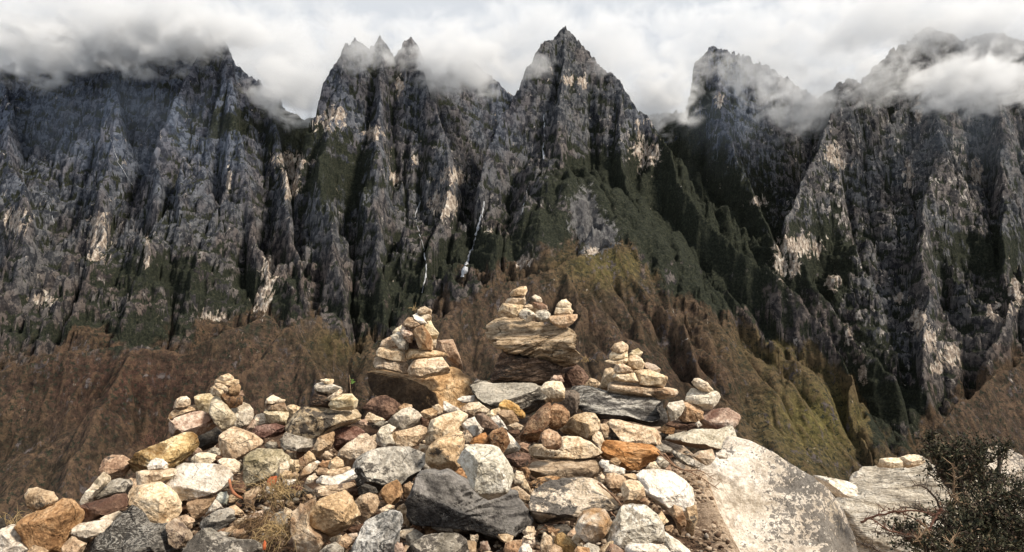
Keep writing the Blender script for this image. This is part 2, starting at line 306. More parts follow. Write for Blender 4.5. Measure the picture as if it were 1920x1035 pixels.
g|brown|3.62||brown shaded stone under the tan boxy stone|700,400 780,430 765,500 720,500
g|white|3.76||pointed white stone leaning against the tan side of the big dark-fronted block|935,228 1000,260 1090,310 1110,350 1000,372 945,345
g|creamb|3.3|B f.6|large pale cream block in the centre of the pile|740,610 780,490 800,430 930,370 1100,335 1180,380 1160,430 1120,480 1160,540 1130,600 1000,620 880,640 800,690 750,660
g|tanb|2.88|B f.8 p3.5|large golden tan boulder above the black block, centre|760,760 790,690 870,620 1000,560 1120,550 1145,640 1130,720 1090,800 1110,900 1060,945 930,935 850,945 800,900 760,840
j|whitel|2.38|B f.75|tall oval white boulder with a lichened left edge leaning on the black block|515,150 560,50 620,-10 700,-30 850,-20 930,10 1000,110 1060,220 1080,300 1030,420 960,480 820,525 740,470 650,350 600,240 560,190
g|cream|3.66||knobbly cream stone below the small white chip on the big dark-fronted block|1115,300 1200,250 1290,245 1390,320 1380,362 1280,364 1170,400 1120,340
g|white|3.28|p5|blocky white stone with a notch, right of the pale cream block|1120,470 1180,420 1250,395 1280,450 1340,520 1290,580 1240,585 1160,540
g|brownw|3.22|f.9|brown wedge-shaped stone pointing right, above the red-brown angular stone|1275,370 1340,355 1400,400 1490,490 1440,512 1330,492 1290,440
i|ochreh|3.68|f.8|rounded orange-yellow stone with a broken right edge below the long grey rock|435,380 450,320 500,288 560,300 640,350 712,440 700,485 650,480 590,420 540,395 460,400
g|tan|3.45||tan stone below the rounded orange-yellow stone|1480,360 1540,320 1640,330 1700,440 1640,462 1570,482 1540,420
g|cream|3.55|t.6|flat cream stone behind the brown wedge-shaped stone|1370,370 1430,320 1500,303 1520,340 1450,402 1400,412
g|white|3.35|t.7|long white stone under the tan stone, reaching down behind the red-brown angular stone|1420,400 1490,378 1540,440 1585,520 1545,545 1450,482
g|redc|3.05|f.9|red-brown angular stone resting above the tall oval white boulder|1385,590 1440,530 1540,500 1580,540 1610,650 1540,755 1470,730 1400,660
g|lichw|3.18|t.6|white triangular slab behind the red-brown angular stone|1580,545 1640,600 1720,700 1690,742 1540,767 1560,650
g|orange|3.05||small orange wedge on top of the tall oval white boulder|1200,672 1230,620 1310,570 1360,560 1400,640 1370,682 1290,694
g|tan|3.16||small brown and cream stone left of the orange wedge|1125,560 1180,533 1222,590 1212,652 1150,664 1125,600
g|creamt|3.4|f.6|small flat tan stone stacked above a brown one, centre|1590,482 1680,453 1740,488 1720,524 1600,528
g|brown|3.34||small flat brown stone left of the large red-brown twin stones|1590,540 1700,525 1712,570 1640,604
g|white|3.84|t.6|thin white chip resting at the foot of the big dark-fronted block|1085,207 1130,183 1245,178 1247,227 1170,247 1130,237
g|pinkc|3.66||tiny pinkish stone left of the grey many-sided stone|70,432 130,418 152,450 120,478 75,464
g|grey|3.68|t.6|thin grey stone left of the grey many-sided stone|205,465 300,433 370,448 300,482 210,494
g|cream|3.62||tiny cream stone at the left foot of the grey-white stone|195,592 240,573 252,620 210,624
h|cream|3.98||top stone of the left tower on the mushroom boulder|402,107 430,70 500,40 548,36 557,80 535,122 470,127 415,130
h|cream|3.98|f.7|middle stone of the left tower on the mushroom boulder|355,190 370,155 450,133 530,122 540,200 520,217 430,214 370,207
h|cream|3.95|f.75|broad bottom stone of the left tower on the mushroom boulder|290,270 330,200 430,208 520,222 510,260 460,330 400,340 320,320 292,295
h|lichw|3.93|p3.5|round greyish stone at the left foot of the middle tower on the mushroom boulder|480,300 500,265 560,248 620,290 642,330 580,378 530,352 490,325
h|cream|4.02||small stone behind the round greyish stones of the middle tower|522,232 580,210 630,223 662,265 640,288 590,268 540,247
h|lichw|3.93|p3.5|round greyish stone at the right foot of the middle tower on the mushroom boulder|633,312 670,273 740,263 784,305 762,368 700,374 650,347
h|pinkc|3.95||pinkish second stone of the middle tower on the mushroom boulder|614,212 650,178 700,193 747,225 747,262 700,273 640,242
h|cream|3.95||tiny top stone of the middle tower on the mushroom boulder|617,142 640,118 680,138 702,170 690,190 650,178
h|pinkt|3.92|f.75|boat-shaped bottom stone of the right tower on the mushroom boulder|772,325 850,310 1040,310 1047,340 1000,392 930,440 870,432 800,382
h|cream|3.95|f.7|middle stone of the right tower on the mushroom boulder|833,292 850,238 920,230 980,243 995,300 960,316 840,314
h|cream|3.95|f.6|pointed top stone of the right tower on the mushroom boulder|855,214 900,173 940,163 977,210 977,238 920,233 865,233
h|layer|4.02|B f.62 t.95|huge layered golden boulder of the mushroom cairn, tilted to the right|165,440 180,390 230,350 310,318 470,325 600,365 800,410 950,438 1040,490 1050,570 1030,610 1065,680 1085,760 1060,810 960,830 850,825 700,770 560,720 380,680 250,620 180,540
h|rust|4.02|B f.9|dark cracked red-brown block under the layered mushroom boulder|205,950 240,860 300,690 380,660 560,700 750,760 900,800 925,900 900,970 700,1005 400,995 260,985
h|pinkd|4.2|B|shaded red-brown rock at the right end under the layered mushroom boulder|890,850 1050,800 1100,840 1165,930 1160,975 1080,1010 930,1020 890,950
h|cream|4.15||small cream stone right of the mushroom cairn's foot|1120,990 1180,930 1230,945 1275,990 1210,1040 1130,1040
h|pinkc|3.72||small pale pink stone lying on top of the cream nose-shaped stone|790,945 830,905 890,908 908,960 865,966
i|darkl|3.85|B f.62|long dark grey rock with a pale sloping top under the mushroom cairn|125,140 150,100 220,68 290,85 400,108 600,108 800,113 900,160 950,220 980,300 880,400 760,450 650,440 480,380 380,370 250,330 180,250
i|cream|3.5|f.9|nose-shaped cream stone pointing down in front of the long dark grey rock|885,160 940,100 1020,85 1110,98 1142,170 1130,280 1090,307 1030,302 950,240 900,190
i|darkb|3.72|f.85|dark grey-brown upright stone right of the nose-shaped cream stone|1090,330 1110,300 1130,190 1250,188 1305,230 1300,330 1260,420 1200,490 1150,440
i|tan|3.55||small tan stone under the nose-shaped cream stone|935,285 970,262 1015,300 980,325 945,315
i|redc|3.2|B f.95|large red-brown slanting stone, left one of the twin pair|645,680 700,590 760,500 880,390 990,315 1020,400 960,560 880,640 850,750 760,735 670,710
i|redc|3.26|f.8|large red-brown blocky stone, right one of the twin pair|980,380 1040,330 1120,350 1190,420 1195,480 1140,550 1060,615 980,580 960,540
i|creamt|3.32|B f.7|broad tan boulder with a dark foot right of the red-brown twin pair|1100,590 1180,510 1260,450 1380,430 1470,440 1520,520 1510,610 1430,720 1340,700 1200,660 1120,630
i|pinkt|3.02||tan stone with a brown lower face on the upper of two long cream slabs|885,680 930,620 980,605 1060,640 1105,690 1105,790 1060,830 960,810 910,770
i|creamb|3.12|B f.6 p5|upper one of two long rounded cream slabs stacked right of centre|765,800 800,765 900,768 940,790 1060,800 1110,700 1180,690 1300,700 1420,750 1500,820 1540,890 1500,930 1300,945 1100,950 950,950 850,930 780,880
p|tanc|3.12|B f.75 p5|lower one of two long rounded cream slabs stacked right of centre|993,876 1000,866 1030,863 1080,864 1120,862 1131,874 1130,886 1115,897 1080,900 1040,902 1008,900 996,890
i|cream|3.3||pale cream stone standing at the right end of the upper long slab|1440,700 1500,630 1540,650 1567,740 1560,830 1530,865 1480,790
i|white|3.82||small bright white stone at the left end of the long grey slab|1288,372 1320,318 1370,323 1427,390 1390,432 1310,447
l|tan|3.42||small brown and tan stone in the gap left of the sloping cream slab|345,212 370,150 445,122 452,200 400,312 368,292
i|rustd|2.98||dark brown stone in the gap below the red-brown angular stone|510,890 640,860 760,870 767,960 720,985 600,1010 530,960
j|pinkt|2.98||small brown-pink stone beside the tall oval white boulder's right edge|1110,180 1170,160 1232,220 1222,292 1180,294 1130,232
j|cream|2.88||small cream stone right of the tall oval white boulder, upper of two|1075,292 1110,233 1165,248 1187,300 1140,380 1083,342
j|cream|2.84|t.6|narrow cream chip standing between the tall oval boulder and the blotched slab|1158,372 1185,306 1217,350 1248,432 1225,455 1180,424
j|tan|2.72|t.7|long tan stone slanting beside the right end of the black block|1045,412 1120,386 1180,428 1270,510 1240,565 1170,535 1105,465
j|cream|2.78||tiny cream pebble at the left tip of the blotched slab|1238,432 1270,412 1294,470 1270,506
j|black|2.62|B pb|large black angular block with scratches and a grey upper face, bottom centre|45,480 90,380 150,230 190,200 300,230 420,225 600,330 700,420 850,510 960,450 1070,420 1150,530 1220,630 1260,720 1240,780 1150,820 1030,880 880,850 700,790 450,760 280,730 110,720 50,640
j|rustc|2.95||rust-orange stone showing behind the black block|430,260 500,190 620,230 660,360 560,370 480,300
m|lichc|2.8|B f.35 p5|broad flat cream slab with a black lichen blotch, right of the black block|-185,560 -130,360 0,290 200,245 400,235 560,260 680,330 760,440 830,530 700,570 480,600 400,640 200,710 0,760 -160,790 -190,640
m|rustc|3.08|f.8|flat rust-brown stone under the lower of the two long cream slabs|-155,280 -60,220 60,200 180,225 60,300 -140,340
l|orange|3.1|B f.85|vivid orange flat-faced slab right of the two long cream slabs|378,440 398,320 450,303 580,323 760,348 900,368 990,430 960,490 870,560 720,595 620,600 540,560 450,520 390,480
l|creamb|3.38|B f.55|sloping cream slab with a pointed left corner above the orange slab|448,120 500,92 560,93 700,140 830,170 950,200 990,290 1000,372 880,362 760,352 640,332 575,322 520,230
l|grey|3.35|t.6|greyish stone behind the right corner of the orange slab|900,372 1000,342 1112,400 1100,442 1000,425
m|whiteb|2.88|f.55|white flat-topped chunk below the left corner of the orange slab|665,172 690,75 760,72 905,130 880,172 780,184 700,205
m|tan|2.74||brown and tan ridged stone below the white flat-topped chunk|675,240 700,178 780,163 880,200 912,240 870,300 850,362 780,388 720,322
m|creamb|2.6|f.7 p5|squarish cream block between the blotched slab and the big bleached boulder|865,320 890,260 960,245 1060,260 1110,330 1120,430 1060,490 970,500 930,537 890,480 875,400
m|whiteb|2.75|B f.55 t1.1|big bleached white boulder beside the earth slope, right side|1025,170 1090,140 1280,130 1450,160 1560,240 1670,350 1690,480 1650,560 1560,560 1400,580 1360,600 1260,500 1120,380 1080,280 1050,230
m|tan|2.66||splintered tan rock under the big bleached boulder, left of a taller one|1380,600 1450,520 1540,560 1562,700 1530,900 1490,760 1440,660
m|tan|2.68||tall splintered tan rock at the lower right of the big bleached boulder|1590,570 1690,520 1695,680 1645,855 1590,780
m|whitel|2.34|B f.6|rounded white boulder with a mossy speckled foot at the bottom, right of centre|690,830 760,720 830,620 870,540 1000,530 1150,540 1250,620 1320,740 1350,880 1350,980 1200,980 1000,990 830,970 740,940 690,890
m|cream2|2.32|f.6|white stone with an ochre lower face left of the mossy white boulder|350,780 380,680 450,600 560,565 680,570 720,640 760,720 690,840 600,930 540,945 440,900 370,830
m|white|2.2||white stone cut by the bottom edge below the mossy white boulder|930,1000 1000,965 1200,963 1350,985 1400,1110 940,1110
m|lichw|2.42||speckled white rock reaching down to the bottom edge right of the mossy white boulder|1340,800 1400,860 1500,920 1620,1030 1600,1120 1350,1110 1350,950
m|cream|2.36||cream stone at the bottom edge left of the small ochre cluster|-30,930 20,850 70,870 112,940 62,1010 60,1110 -40,1110
m|tan|2.42||narrow tan pebble between two ochre stones at the bottom edge|68,852 100,822 128,870 112,912 85,892
m|ochrey|2.34||ochre and cream rounded stone at the bottom edge, largest of its cluster|120,920 150,850 210,833 290,890 345,960 320,1070 200,1090 150,980
m|tan|2.24||small tan stone cut by the bottom edge beside the ochre rounded stone|55,1002 120,958 192,1000 200,1100 50,1100
m|pinkt|2.44||pinkish tan stone left of the white stone with the ochre face|262,842 340,772 352,820 320,884 278,874
m|cream|2.36||small cream stone beneath the white stone with the ochre face|310,892 360,843 432,880 422,924 350,934
m|ochre|2.22||ochre pebble at the bottom edge under the white stone with the ochre face|348,1022 380,985 500,1000 505,1100 350,1100
m|grey|2.28||grey stone at the bottom edge between ochre and tan pebbles|448,972 500,943 602,980 622,1020 560,1084 468,1062
m|tan|2.24||tan stone at the bottom edge right of the grey stone|615,1012 700,950 772,923 765,980 700,1085 608,1085
m|pinkc|2.22||pink-white stone at the bottom edge below the mossy white boulder's left side|698,1022 740,958 802,968 874,1020 850,1095 698,1095
j|pinkt|2.3||brown stone at the bottom edge under the right end of the black block|985,1012 1000,958 1080,928 1162,928 1152,1000 1140,1085 990,1085
j|white|2.24|p3|white pebble at the bottom edge under the right end of the black block|1143,1002 1180,953 1232,968 1257,1030 1200,1084 1140,1064
j|cream|2.46|p5|cream cube-like stone under the right tip of the black block, upper of two|1173,842 1220,788 1277,788 1282,852 1200,874
j|cream|2.42||cream stone under the right tip of the black block, lower of two|1183,882 1282,855 1278,902 1190,916
j|grey|2.62|t.7|flat grey stone in the black shadow under the black block|258,787 420,768 472,800 462,834 330,830
l|lichw|2.98|t.7 f.6|long grey-white slab lying on the earth below the right-end cairn|1108,432 1130,408 1400,548 1330,602 1250,562 1140,482
l|creamt|3.12|f.6|grey cream rounded stone propping the slab of the right-end cairn|1308,462 1380,418 1510,403 1517,482 1450,562 1408,542
l|white|3.18|t.7|small flat pale stone on the pale boulder under the right-end cairn|1543,430 1662,440 1650,484 1578,488
l|cream|2.92||cream pebble below the right corner of the orange slab, left of a taller one|828,592 860,543 920,528 948,580 932,614 860,614
l|lichw|2.96||grey and cream stone tucked under the right corner of the orange slab|932,542 960,478 1012,478 1054,530 1010,592 950,574
l|cream|2.98|t.6|narrow cream pebble under the long grey-white slab on the earth|1115,522 1150,508 1218,570 1200,588 1138,562
l|creamt|2.82|t.7|flat cream and tan stone left of the big bleached boulder|595,652 700,648 755,690 700,714 618,684
l|cream|2.86||small cream pebble left of the ridged brown and tan stone|343,682 380,648 424,700 400,744 348,714
l|white|2.98||small white notched stone at the right end of the lower long cream slab|353,532 380,508 452,518 442,556 400,594 368,572
m|cream|2.88||cream pebble left of the ridged brown stone, beside the white flat-topped chunk|608,217 640,183 684,230 650,274 612,247
l|tan|2.98||small tan lump sitting against the orange slab's lower left face|450,530 480,500 520,483 548,510 542,562 480,564
m|creamt|2.58||small cream lump at the lower right of the squarish cream block|1058,472 1120,438 1158,470 1140,514 1080,508
k|cream|3.88|f.7|rounded capstone of the cairn on the long grey slab|345,122 380,75 450,55 502,95 502,142 430,162 370,152
k|cream|3.88|f.7|second stone from the top of the cairn on the long grey slab|332,182 360,150 430,160 497,148 497,207 420,218 350,227 332,207
k|cream|3.88|t.9 f.6|thin pointed third stone from the top of the cairn on the long grey slab|285,242 350,222 502,212 502,252 440,278 360,268
k|cream|3.85|p3|egg-shaped stone in the middle left of the cairn on the long grey slab|378,312 395,278 460,273 520,308 547,350 480,362 400,363 378,337
k|cream|3.85|f.7 p5|oblong stone left of the big block in the cairn on the long grey slab|360,402 380,368 470,358 565,363 602,410 592,457 480,443 365,433
k|creamb|3.88|f.8 p5|long tapering bottom slab of the cairn on the long grey slab, overhanging to the right|328,490 350,445 480,445 650,468 830,503 990,520 1002,560 980,607 850,608 700,603 550,587 400,562 335,542
k|creamb|3.86|f.7 p5|big cream block on the right of the cairn on the long grey slab|600,362 552,340 620,333 700,325 780,355 870,395 867,462 840,502 700,483 620,463 600,412
k|cream|3.9||large slanting cream stone right of the stack on the long grey slab|500,262 530,190 580,178 640,228 672,280 640,332 560,334 520,302
k|creamy|3.92||finger-like stone sticking up to the right in the cairn on the long grey slab|508,192 550,150 600,123 637,160 615,205 540,205
k|pinkc|3.9||small slanting stone at the right shoulder of the cairn on the long grey slab|663,272 700,258 770,283 817,320 802,364 740,348 680,312
k|creamt|3.98|f.9|tall two-tone stone leaning left of the cairn on the long grey slab|235,492 260,410 290,330 340,313 380,330 375,372 365,432 335,472 325,525 270,525
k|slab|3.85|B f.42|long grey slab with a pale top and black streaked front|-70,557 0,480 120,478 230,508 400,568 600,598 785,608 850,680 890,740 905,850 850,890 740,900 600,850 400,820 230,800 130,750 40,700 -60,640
k|cream|3.7||white-cream capstone of the right-end cairn, tilted to the right|1138,450 1160,413 1210,416 1280,460 1342,532 1280,537 1210,532 1160,487
k|lichw|3.7|f.8|plump pale speckled second stone of the right-end cairn|1063,622 1090,560 1150,508 1230,540 1360,538 1407,590 1380,652 1320,702 1260,727 1180,672 1110,647
k|lichw|3.6|t.6|pale greenish-white flat-faced stone at the left of the right-end cairn|883,680 910,650 1040,630 1060,690 1030,742 960,812 920,822 905,742
k|pinkt|3.68|f.75|brown-faced stone beside the pale greenish one in the right-end cairn|990,780 1040,640 1140,653 1247,740 1220,802 1150,832 1030,827
k|pinkr|3.68|f.5|reddish brown block with a pale top at the right of the right-end cairn|1200,812 1260,738 1400,708 1480,703 1577,770 1550,852 1480,902 1430,927 1220,882
k|rustd|3.66|f.8|dark red-brown flat stone wedged low in the right-end cairn|898,850 960,823 1080,848 1200,828 1212,862 1150,924 1000,904 918,892
l|lichs|3.5|B f.35 p5|wide pale speckled slab with a brown underside at the base of the right-end cairn|1040,290 1120,248 1200,228 1350,195 1560,203 1640,198 1720,153 1742,220 1742,330 1720,390 1560,402 1360,387 1200,352 1080,312
k|rustc|3.72||reddish stone at the right foot of the long grey slab|803,912 860,878 952,898 942,952 870,944
k|white|3.6||tiny white pebble under the pale capped stones of the right-end cairn|1163,852 1195,828 1214,862 1180,884
n|white|3.7|f.45 t1.2|pale flat stone lying in the notch between the two big pale boulders|140,435 230,450 380,480 470,520 460,570 400,580 310,600 250,540 200,490
n|cream|4.3|p5 f.55|small white oblong block on the far ledge, left one of two|640,362 650,300 700,293 800,298 817,310 817,362
n|cream|4.28|p5 f.6|small white faceted block on the far ledge, right one of two|790,292 870,268 940,273 970,320 930,352 860,368 820,348 818,312
n|white|4.1||tiny pale chip on the skyline of the pale ledge|428,444 460,403 492,415 480,446
'''
BIG = '''
p|granite|3.35|B f.45 t.8 p4.2|huge rounded pale boulder with black lichen on its right flank|1262,910 1290,890 1345,862 1375,828 1385,822 1410,825 1460,850 1500,880 1545,905 1570,935 1590,970 1607,1010 1618,1060 1610,1160 1280,1170 1262,1050
n|wavy|4.1|B f.3 t.8 p2.8|broad pale wavy-banded ledge behind the dark shrub|300,700 330,620 380,570 440,500 520,400 620,365 800,365 950,335 1020,282 1100,320 1180,420 1300,450 1500,480 1774,520 2000,640 2050,1300 350,1300 300,850
n|granite|4.6|B f.4 t.8 p3|pale rounded boulder rising behind the shrub near the right edge|1400,360 1450,290 1520,200 1600,200 1680,230 1760,280 1790,400 1700,520 1500,520 1430,440
'''
def surfD(py):
    return float(np.interp(py, [560, 700, 765, 800, 850, 900, 950, 1000, 1035, 1100], [4.3, 4.2, 4.0, 3.7, 3.35, 3.0, 2.75, 2.5, 2.35, 2.1]))
_ico = {}
def ico(n):
    if n not in _ico:
        bm = bmesh.new(); bmesh.ops.create_icosphere(bm, subdivisions=n, radius=1)
        v = np.array([q.co[:] for q in bm.verts]); f = np.array([[q.index for q in g.verts] for g in bm.faces]); bm.free(); _ico[n] = (v / np.linalg.norm(v, axis=1)[:, None], f)
    return _ico[n]
def star(poly):
    a = np.roll(poly, -1, 0); cr = poly[:, 0] * a[:, 1] - a[:, 0] * poly[:, 1]; A_ = cr.sum() / 2
    c = ((poly + a) * cr[:, None]).sum(0) / (6 * A_)
    th = np.arange(256) / 256 * 2 * np.pi; q = poly - c; r_ = np.roll(q, -1, 0) - q
    Rr = np.zeros(256)
    for s_, e_ in zip(q, r_):
        d = np.stack([np.cos(th), np.sin(th)], 1); den = d[:, 0] * e_[1] - d[:, 1] * e_[0]
        den = np.where(abs(den) < 1e-12, 1e-12, den)
        k = (s_[0] * e_[1] - s_[1] * e_[0]) / den; u = (s_[0] * d[:, 1] - s_[1] * d[:, 0]) / den
        Rr = np.where((u >= -1e-6) & (u <= 1 + 1e-6) & (k > 0), np.maximum(Rr, k), Rr)
    ker = np.exp(-np.linspace(-2, 2, 9) ** 2); ker /= ker.sum()
    Rp = np.concatenate([Rr[-4:], Rr, Rr[:4]])
    return c, np.convolve(Rp, ker, 'valid')
def softcut(P, n, d, k):
    n = np.asarray(n, float); n = n / np.linalg.norm(n)
    e = (P @ n - d) / k
    s = np.where(e > 20, e, np.log1p(np.exp(np.clip(e, -30, 20)))) * k
    return P - s[:, None] * n
FOLI = {'black': (.95, -.25, .02, 14), 'greyl': (.9, .2, .015, 12), 'layer': (.9, -.35, .055, 26), 'rust': (.95, -.2, .035, 34), 'wavy': (.8, .3, .035, 22), 'slab': (1, -.1, .012, 30), 'darkl': (.9, -.3, .02, 24), 'vein': (.6, .8, .03, 14)}
def build_stone(line, k, mats, world_poly=None):
    fr, typ, D, opt, label, pts = line.split('|')
    x0, y0, sc = TILES[fr]; D = float(D); rs = np.random.RandomState(100 + k)
    pp = np.array([[float(v) for v in q.split(',')] for q in pts.split()]) / sc + [x0, y0]
    o = {'p': 4.8, 't': 1.0, 'f': None}; big = False; pre = None
    for q in opt.split():
        if q == 'B': big = True
        elif q in ('pd', 'pb'): pre = q
        else: o[q[0]] = float(q[1:])
    sd = surfD(min(pp[:, 1].max(), 1035)); hp = .4 * math.sqrt(np.ptp(pp[:, 0]) * np.ptp(pp[:, 1])) * D / F
    if k < 1000 and len(lines) > k and D > sd + 1.1 * hp: D = sd + 1.1 * hp
    W3 = np.array([at(x, y, D) for x, y in pp]); poly = W3[:, [0, 2]]
    c, Rr = star(poly)
    w = np.ptp(poly[:, 0]); h = np.ptp(poly[:, 1]); S = math.sqrt(w * h); pw = np.ptp(pp[:, 0])
    T = o['t'] * min(.46 * S, .75 * min(w, h) + .1 * max(w, h)) 
    lev = 6 if pw > 85 else 5 if pw > 26 else 4
    U, Fc = ico(lev)
    rho = np.hypot(U[:, 0], U[:, 2]); th = np.arctan2(U[:, 2], U[:, 0]) % (2 * np.pi)
    p = o['p']; nn = (rho ** p + abs(U[:, 1]) ** p) ** (1 / p)
    s = rho / nn; g = U[:, 1] / nn
    Rt = np.interp(th, np.arange(257) / 256 * 2 * np.pi, np.append(Rr, Rr[0]))
    P = np.stack([s * Rt * np.cos(th), g * T, s * Rt * np.sin(th)], 1)
    off = rs.rand(3) * 50
    wob = fbm3(P / S * 2.2 + off, 3, k) * S * .05
    Q = P.copy()
    def cut(n, d, kk=.005): 
        nonlocal Q
        n = np.asarray(n, float); n = n / np.linalg.norm(n)
        e = (Q @ n - d - wob * .6) / (kk * S)
        sft = np.where(e > 20, e, np.log1p(np.exp(np.clip(e, -30, 20)))) * kk * S
        Q = Q - sft[:, None] * n
    Rat = lambda a: float(np.interp(a % (2 * np.pi), np.arange(257) / 256 * 2 * np.pi, np.append(Rr, Rr[0])))
    if pre == 'pd':        # vertical corner towards the camera, dark left face, tan right face
        cut((-.36, -.93, -.12), .62 * T); cut((.52, -.85, .12), .95 * T)
        zt = .30 * h; cut((.05, -.30, .95), zt)
        cut((.1, -.75, .65), .62 * T)
    elif pre == 'pb':      # long bevel facing up and forwards over a steep black face
        cut((.28, -.72, .62), .28 * T + .16 * h); cut((-.06, -.98, -.18), .8 * T); cut((.75, -.6, .2), .42 * w)
    else:
        f = o['f'] if o['f'] is not None else rs.uniform(.5, .85)
        tilt = rs.uniform(-.25, .25)
        ztop = Rat(math.pi / 2)
        n = np.array([tilt * T, -(1 - f) * h, T]); n /= np.linalg.norm(n); cut(n, n[2] * ztop * (.97 if f > .5 else .9) + n[1] * T * .15)
        for q in range(rs.randint(4, 7)):
            a = rs.uniform(0, 2 * np.pi); e = rs.uniform(.12, .62); r0 = Rat(a)
            n = np.array([math.cos(a) * T, -e * r0 * 1.2, math.sin(a) * T]); n /= np.linalg.norm(n)
            cut(n, (n[0] * math.cos(a) + n[2] * math.sin(a)) * r0 * rs.uniform(.93, 1.0))
        cut((rs.uniform(-.35, .35), -1, rs.uniform(-.25, .15)), T * rs.uniform(.72, .9))
        cut((rs.uniform(-.6, .6), -1, rs.uniform(-.5, .5)), T * rs.uniform(.85, 1.0))
    for q in range(4):
        n = rs.normal(size=3); n[1] = abs(n[1]) + .3; n /= np.linalg.norm(n); cut(n, (Q @ n).max() * rs.uniform(.72, .92))
    P = Q
    nd = P / (np.linalg.norm(P, axis=1)[:, None] + 1e-9)
    amp = fbm3(P / S * 3.2 + off, 3, k + 5) * .02 + fbm3(P / S * 11 + off, 4, k + 9, .6) * .022
    if lev >= 5: amp = amp + (np.abs(fbm3(P / S * 6 + off, 3, k + 13)) - .25) * -.02
    if typ in FOLI:
        ux, uz, am, fq = FOLI[typ]
        q = (P[:, 2] * ux - P[:, 0] * uz * -1) / S
        q = q + .05 * fbm3(P / S * 3 + off, 3, k + 2)
        st = np.stack([q * fq, P[:, 0] / S * 1.6, P[:, 1] / S * 1.6], 1)
        l_ = fbm3(st + off, 4, k + 3, .6)
        amp = amp + am * (l_ - .55 * np.clip(-l_ * 4 - .2, 0, 1))
    P = P + nd * (amp * S)[:, None]
    rr = np.hypot(P[:, 0], P[:, 2]); tb = np.arctan2(P[:, 2], P[:, 0]) % (2 * np.pi); nb_ = 128
    ib = np.minimum((tb / (2 * np.pi) * nb_).astype(int), nb_ - 1); Rm = np.zeros(nb_); np.maximum.at(Rm, ib, rr)
    good = np.nonzero(Rm > 0)[0]; Rm = np.interp(np.arange(nb_), np.concatenate([good - nb_, good, good + nb_]), np.tile(Rm[good], 3))
    ker = np.exp(-np.linspace(-1.8, 1.8, 7) ** 2); ker /= ker.sum(); Rm = np.convolve(np.concatenate([Rm[-3:], Rm, Rm[:3]]), ker, 'valid')
    fac = Rr[::2] / np.maximum(Rm, 1e-4); fac = np.append(fac, fac[0])
    fv = np.interp(tb / (2 * np.pi) * nb_ - .5, np.arange(-1, nb_ + 1), np.concatenate([[fac[-2]], fac]))
    P = P * np.stack([fv, np.ones(len(P)), fv], 1)
    grow = 1 + (1.1 * D / F) / max(.5 * min(w, h), .01); P = P * np.array([grow, 1, grow])
    cen = np.array([c[0], D, c[1]])
    nm = 'boulder' if big and pw > 90 else ('pebble' if pw < 14 else 'stone')
    ob = mesh_np(nm, P, Fc, mats[typ]); ob.location = cen
    tag(ob, label, nm if nm != 'pebble' else 'stone')
    return ob, pp, D - T * .5
